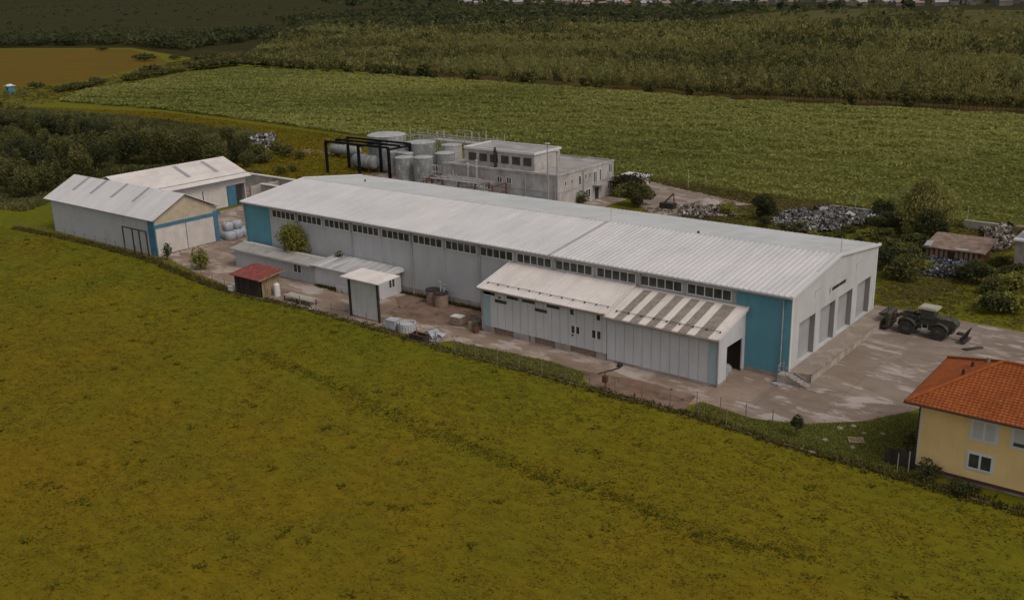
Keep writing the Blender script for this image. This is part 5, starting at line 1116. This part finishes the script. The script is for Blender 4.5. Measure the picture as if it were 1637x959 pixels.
wood('scattered_scrub', 'scattered scrub among the far hay fields at upper right', A((1150, 44), (1700, 62), (1700, 24), (1500, 20), (1250, 14), (1180, 24)), 350, 5, 5, 14, 3.2, 'leaf_mid', 79)
wood('town_trees', 'dark trees among the houses of the far town', A((560, 12), (1130, 20), (1637, 20), (1700, 10), (1700, 1), (1000, -2), (500, 3)), 900, 10, 9, 14, 7, 'leaf_dark', 80)
# far houses of the town
random.seed(31)
fh = thing('far_house', 'tiny pale house among dark trees in the far town on the horizon', 'house', (0, 0, 0), 0, 'houses of the far town')
MB().box(-7, 7, -5, 5, 0, 5).prism([(-7, -5, 5), (-7, 5, 5), (-7, 0, 7.6)], (14, 0, 0)).build('wall', 'far_wall', fh)
MB().prism([(-7.4, -5.6, 4.9), (-7.4, 0, 7.9), (-7.4, 0, 8.3), (-7.4, -5.6, 5.3)], (14.8, 0, 0)).prism([(-7.4, 5.6, 4.9), (-7.4, 5.6, 5.3), (-7.4, 0, 8.3), (-7.4, 0, 7.9)], (14.8, 0, 0)).build('roof', 'brick', fh)
fh2 = thing('far_house', 'tiny house with pale metal roof in the far town on the horizon', 'house', (0, 0, 0), 0, 'pale roofed houses of the far town')
MB().box(-9, 9, -5, 5, 0, 5).build('wall', 'far_wall', fh2)
MB().prism([(-9.4, -5.6, 4.9), (-9.4, 0, 7.9), (-9.4, 0, 8.3), (-9.4, -5.6, 5.3)], (18.8, 0, 0)).prism([(-9.4, 5.6, 4.9), (-9.4, 5.6, 5.3), (-9.4, 0, 8.3), (-9.4, 0, 7.9)], (18.8, 0, 0)).build('roof', 'oldroof', fh2)
n1 = n2 = 0
for i in range(150):
    px = random.uniform(720, 1637); py = random.uniform(1, 9)+(2.5 if 850 < px < 1150 else 0)+(1 if px > 1250 else 0)
    q = at(px, py); s = random.uniform(.7, 1.15); rz = random.choice((.3, .5, .9, 1.9, 2.2))
    if i % 3: 
        if n1 == 0: place(fh, q[0], q[1], 0, rz, s)
        else: dup(fh, (q[0], q[1], 0), rz, s)
        n1 += 1
    else:
        if n2 == 0: place(fh2, q[0], q[1], 0, rz, s)
        else: dup(fh2, (q[0], q[1], 0), rz, s)
        n2 += 1

# crop canopy
np.random.seed(90)
P = sample(crop, 420000, .06)
dist = np.hypot(P[:, 0]-CAM[0], P[:, 1]-CAM[1]); P = P[np.random.rand(len(P)) < np.clip((230/ dist[:])**.9, .25, 1)]
nz = vnoise(P, .5, 91); nz2 = vnoise(P*np.array([.25, 1.2]), .5, 92); nb = vnoise(P, .035, 93)
d_ = np.hypot(P[:, 0]-CAM[0], P[:, 1]-CAM[1])
gp = vnoise(P*np.array([.35, 1.0]), 1.1, 97)*.6+.4*vnoise(P, .22, 98); kk = (gp > .30) | (np.random.rand(len(P)) < .18); P = P[kk]; nz = nz[kk]; nz2 = nz2[kk]; nb = nb[kk]; d_ = d_[kk]
z = .35+.75*nz*np.random.rand(len(P))**.5+.25*nz2
C = np.c_[P, z]; tint = .30+.26*nz2+.34*(nb-.5)+.13*np.random.normal(size=len(P))
print('crop', len(P))
o = quads('crop_canopy', C, (.5+.35*np.random.rand(len(P)))*np.clip(d_/230, .85, 1.7), tint, 'leaf_crop', flat=.6); tag(o, 'dense green crop leaves covering the big field', None, None, 'stuff')

# grass tussocks of the pasture
def blades(name, label, P, h, s, mt, seed, nb=5, tintb=None, lean=.5):
    np.random.seed(seed); T = len(P); a = np.random.rand(T, nb)*6.283; L_ = h[:, None]*np.random.uniform(.6, 1.2, (T, nb)); rr = s[:, None]*np.random.rand(T, nb)
    bx = P[:, 0, None]+np.cos(a)*rr; by = P[:, 1, None]+np.sin(a)*rr; wd = s[:, None]*.28*np.ones((1, nb)); b2 = np.random.rand(T, nb)*6.283
    tx = np.cos(b2)*wd; ty = np.sin(b2)*wd; lx = np.cos(a)*L_*lean; ly = np.sin(a)*L_*lean
    V = np.stack([np.stack([bx-tx, by-ty, 0*bx], 2), np.stack([bx+tx, by+ty, 0*bx], 2), np.stack([bx+tx*.4+lx, by+ty*.4+ly, L_], 2), np.stack([bx-tx*.4+lx, by-ty*.4+ly, L_], 2)], 2).reshape(-1, 3)
    tb = (np.random.rand(T) if tintb is None else tintb)
    tint = np.clip(tb[:, None]+.12*np.random.normal(size=(T, nb)), 0, 1).reshape(-1)
    o = rawquads(name, V, tint, mt); return tag(o, label, None, None, 'stuff')
past = [(-230, -80), (60, -80), (60, -15.6), (5, -14.8), (-20, -13.8), (-48, -13.1), (-72, -13.7), (-98, -10.3), (-139, -11.2), (-230, -14)]
P = sample(past, 330000, .06); k = vnoise(P*np.array([.6, 1.2]), 1.1, 3)*.6+.4*vnoise(P, .15, 4); P = P[np.random.rand(len(P)) < .04+.42*k]
print('tussocks', len(P)); dd = np.hypot(P[:, 0]-CAM[0], P[:, 1]-CAM[1])
blades('pasture_grass', 'short olive pasture grass with tussocks', P, .03+.05*np.random.rand(len(P)), .24+.22*np.random.rand(len(P)), 'tuft', 6, 4, .24+.18*vnoise(P, .06, 8)+.20*vnoise(P*np.array([.6, 1.3]), .5, 9)+.30*np.clip((-18-P[:, 1])/38, 0, 1)+.09*np.random.normal(size=len(P)), lean=2.6)
P = sample(past, 500, .1); blades('pasture_tussocks', 'scattered taller dark tussocks in the pasture', P, .12+.12*np.random.rand(len(P)), .3+.3*np.random.rand(len(P)), 'tuft', 16, 12, .10+.15*np.random.rand(len(P)), lean=1.1)
# faint old furrows crossing the pasture
for k_, (ln, lb) in enumerate((([at(400, 560), at(470, 590), at(545, 622), at(640, 668), at(700, 700)], 'upper'), ([at(700, 690), at(800, 735), at(880, 768), at(930, 775), at(1010, 805), at(1090, 845), at(1190, 870), at(1290, 890)], 'lower'))):
    Q = []
    for a, c in zip(ln, ln[1:]):
        m_ = int(np.linalg.norm(c-a)*(20 if k_ else 12)); t_ = np.random.rand(m_, 1); Q.append((a+(c-a)*t_)[:, :2]+np.random.normal(0, .5, (m_, 2))+.5*np.sin(np.arange(m_)[:, None]*.7))
    Q = np.concatenate(Q); blades('furrow_grass', 'darker grass in the '+lb+' old furrow across the pasture', Q, .06+.07*np.random.rand(len(Q)), .2+.15*np.random.rand(len(Q)), 'tuft', 30+k_, 4, .06+.16*np.random.rand(len(Q)), lean=1.2)
# weeds along the fence
n = 9000; x = np.random.uniform(-139, 28, n); y = np.array([fy(q) for q in x])+np.random.normal(0, .35, n)
dens = np.where(x < -75, .6, np.where((x > -60) & (x < -15), .25, .42)); k = np.random.rand(n) < dens; x, y = x[k], y[k]
k = ~((x > -73.6) & (x < -67) & (y > -13)); x, y = x[k], y[k]
hh = np.where(x < -75, .38, np.where(x > 8, .34, .26))*np.random.uniform(.4, 1.1, len(x))
blades('fence_weeds', 'rank weeds growing along the kerb of the wire fence', np.c_[x, y], hh, .2+.2*np.random.rand(len(x)), 'weed', 17, 5)
# weeds in the grass verge, the lawn and the strips behind
V1 = [(-35.5, -10.8), (-27.8, -10), (-22.5, -9.6), (-17.8, -10.1), (-16.5, -12.7), (-21, -12.9), (-32.6, -13.1)]
V2 = [(-4.3, -10.1), (1, -10.9), (5.6, -9.2), (9.5, -5.9), (12.3, -1.2), (15.6, -1.2), (15.8, -13.8), (5.6, -13.7), (-4.2, -12.9)]
P = np.concatenate([sample(V1, 5000), sample(V2, 12000)]); blades('verge_grass', 'greener grass of the lawn and verge beside the concrete', P, .08+.12*np.random.rand(len(P)), .12+.1*np.random.rand(len(P)), 'leaf_crop', 18, 4, .1+.5*np.random.rand(len(P)))
V3 = [(-6, 28.5), (60, 27), (60, 75), (-30, 78), (-60, 56), (-60, 46), (-8, 46)]
P = sample(V3, 60000); k = vnoise(P, .25, 12); P = P[np.random.rand(len(P)) < .2+.9*k]
P = P[~((P[:, 0] > -3.2) & (P[:, 0] < 5) & (P[:, 1] > 52) & (P[:, 1] < 59))]
blades('rough_grass', 'rough grass and weeds on the overgrown strip behind the works', P, .08+.16*vnoise(P, .3, 14)*np.random.rand(len(P)), .3+.3*np.random.rand(len(P)), 'weed', 19, 4, .40+.5*vnoise(P, .1, 13), lean=2.0)
V5 = [at(-60, 330), at(40, 338), at(75, 326), at(88, 318), at(120, 290), at(270, 268), at(330, 262), at(420, 262), at(420, 215), at(200, 185), at(-60, 170)]
P = sample(V5, 110000); P = P[~((P[:, 0] > -137) & (P[:, 0] < -117) & (P[:, 1] > -9) & (P[:, 1] < 28))]
blades('undergrowth', 'rank undergrowth and brambles beneath the thicket trees', P, .35+1.1*vnoise(P, .25, 21)*np.random.rand(len(P)), .5+.5*np.random.rand(len(P)), 'leaf_mid', 22, 4, .2+.5*vnoise(P, .12, 23), lean=.6)
V6 = [at(1180, 308), at(1400, 336), at(1700, 374), at(1700, 392), at(1560, 366), at(1400, 350), at(1250, 340), at(1195, 325), at(1060, 295), at(1045, 288)]
P = sample(V6, 9000); blades('edge_grass', 'olive grass strip along the near edge of the crop', P, .15+.25*np.random.rand(len(P)), .5+.4*np.random.rand(len(P)), 'weed', 24, 4, .4+.5*vnoise(P, .15, 16), lean=1.3)
V7 = [at(-40, 140), at(60, 140), at(160, 128), at(265, 102), at(385, 80), at(385, 105), at(300, 120), at(130, 147), at(80, 166), at(-40, 175)]
P = sample(V7, 9000); blades('headland_grass', 'rough olive grass on the headland round the blue lookout hut', P, .3+.4*np.random.rand(len(P)), 1.0+.8*np.random.rand(len(P)), 'weed', 25, 4, .3+.5*vnoise(P, .05, 18), lean=1.3)
V4 = [at(-40, 200), at(60, 172), at(260, 180), at(560, 219), at(720, 245), at(700, 270), at(480, 290), at(420, 300), at(300, 250), at(-40, 250)]
P = sample(V4, 42000); blades('meadow_grass', 'ochre rough meadow grass between thicket and crop', P, .15+.2*np.random.rand(len(P)), .5+.5*np.random.rand(len(P)), 'tuft', 20, 3, .35+.55*vnoise(P, .05, 15), lean=1.6)

P = YW; blades('yard_weeds', 'small weeds growing from cracks in the concrete yard', P, .08+.14*np.random.rand(len(P)), .15+.2*np.random.rand(len(P)), 'weed', 44, 6, .3+.3*np.random.rand(len(P)))
x = np.random.uniform(-66, -36, 700); y = np.where(x < -53.8, -4.45, -.25)+np.random.normal(0, .12, 700); P = np.c_[x, y]
blades('wall_weeds', 'weeds along the foot of the outbuilding and warehouse walls', P, .15+.3*np.random.rand(700), .2+.15*np.random.rand(700), 'weed', 45, 5, .2+.3*np.random.rand(700))
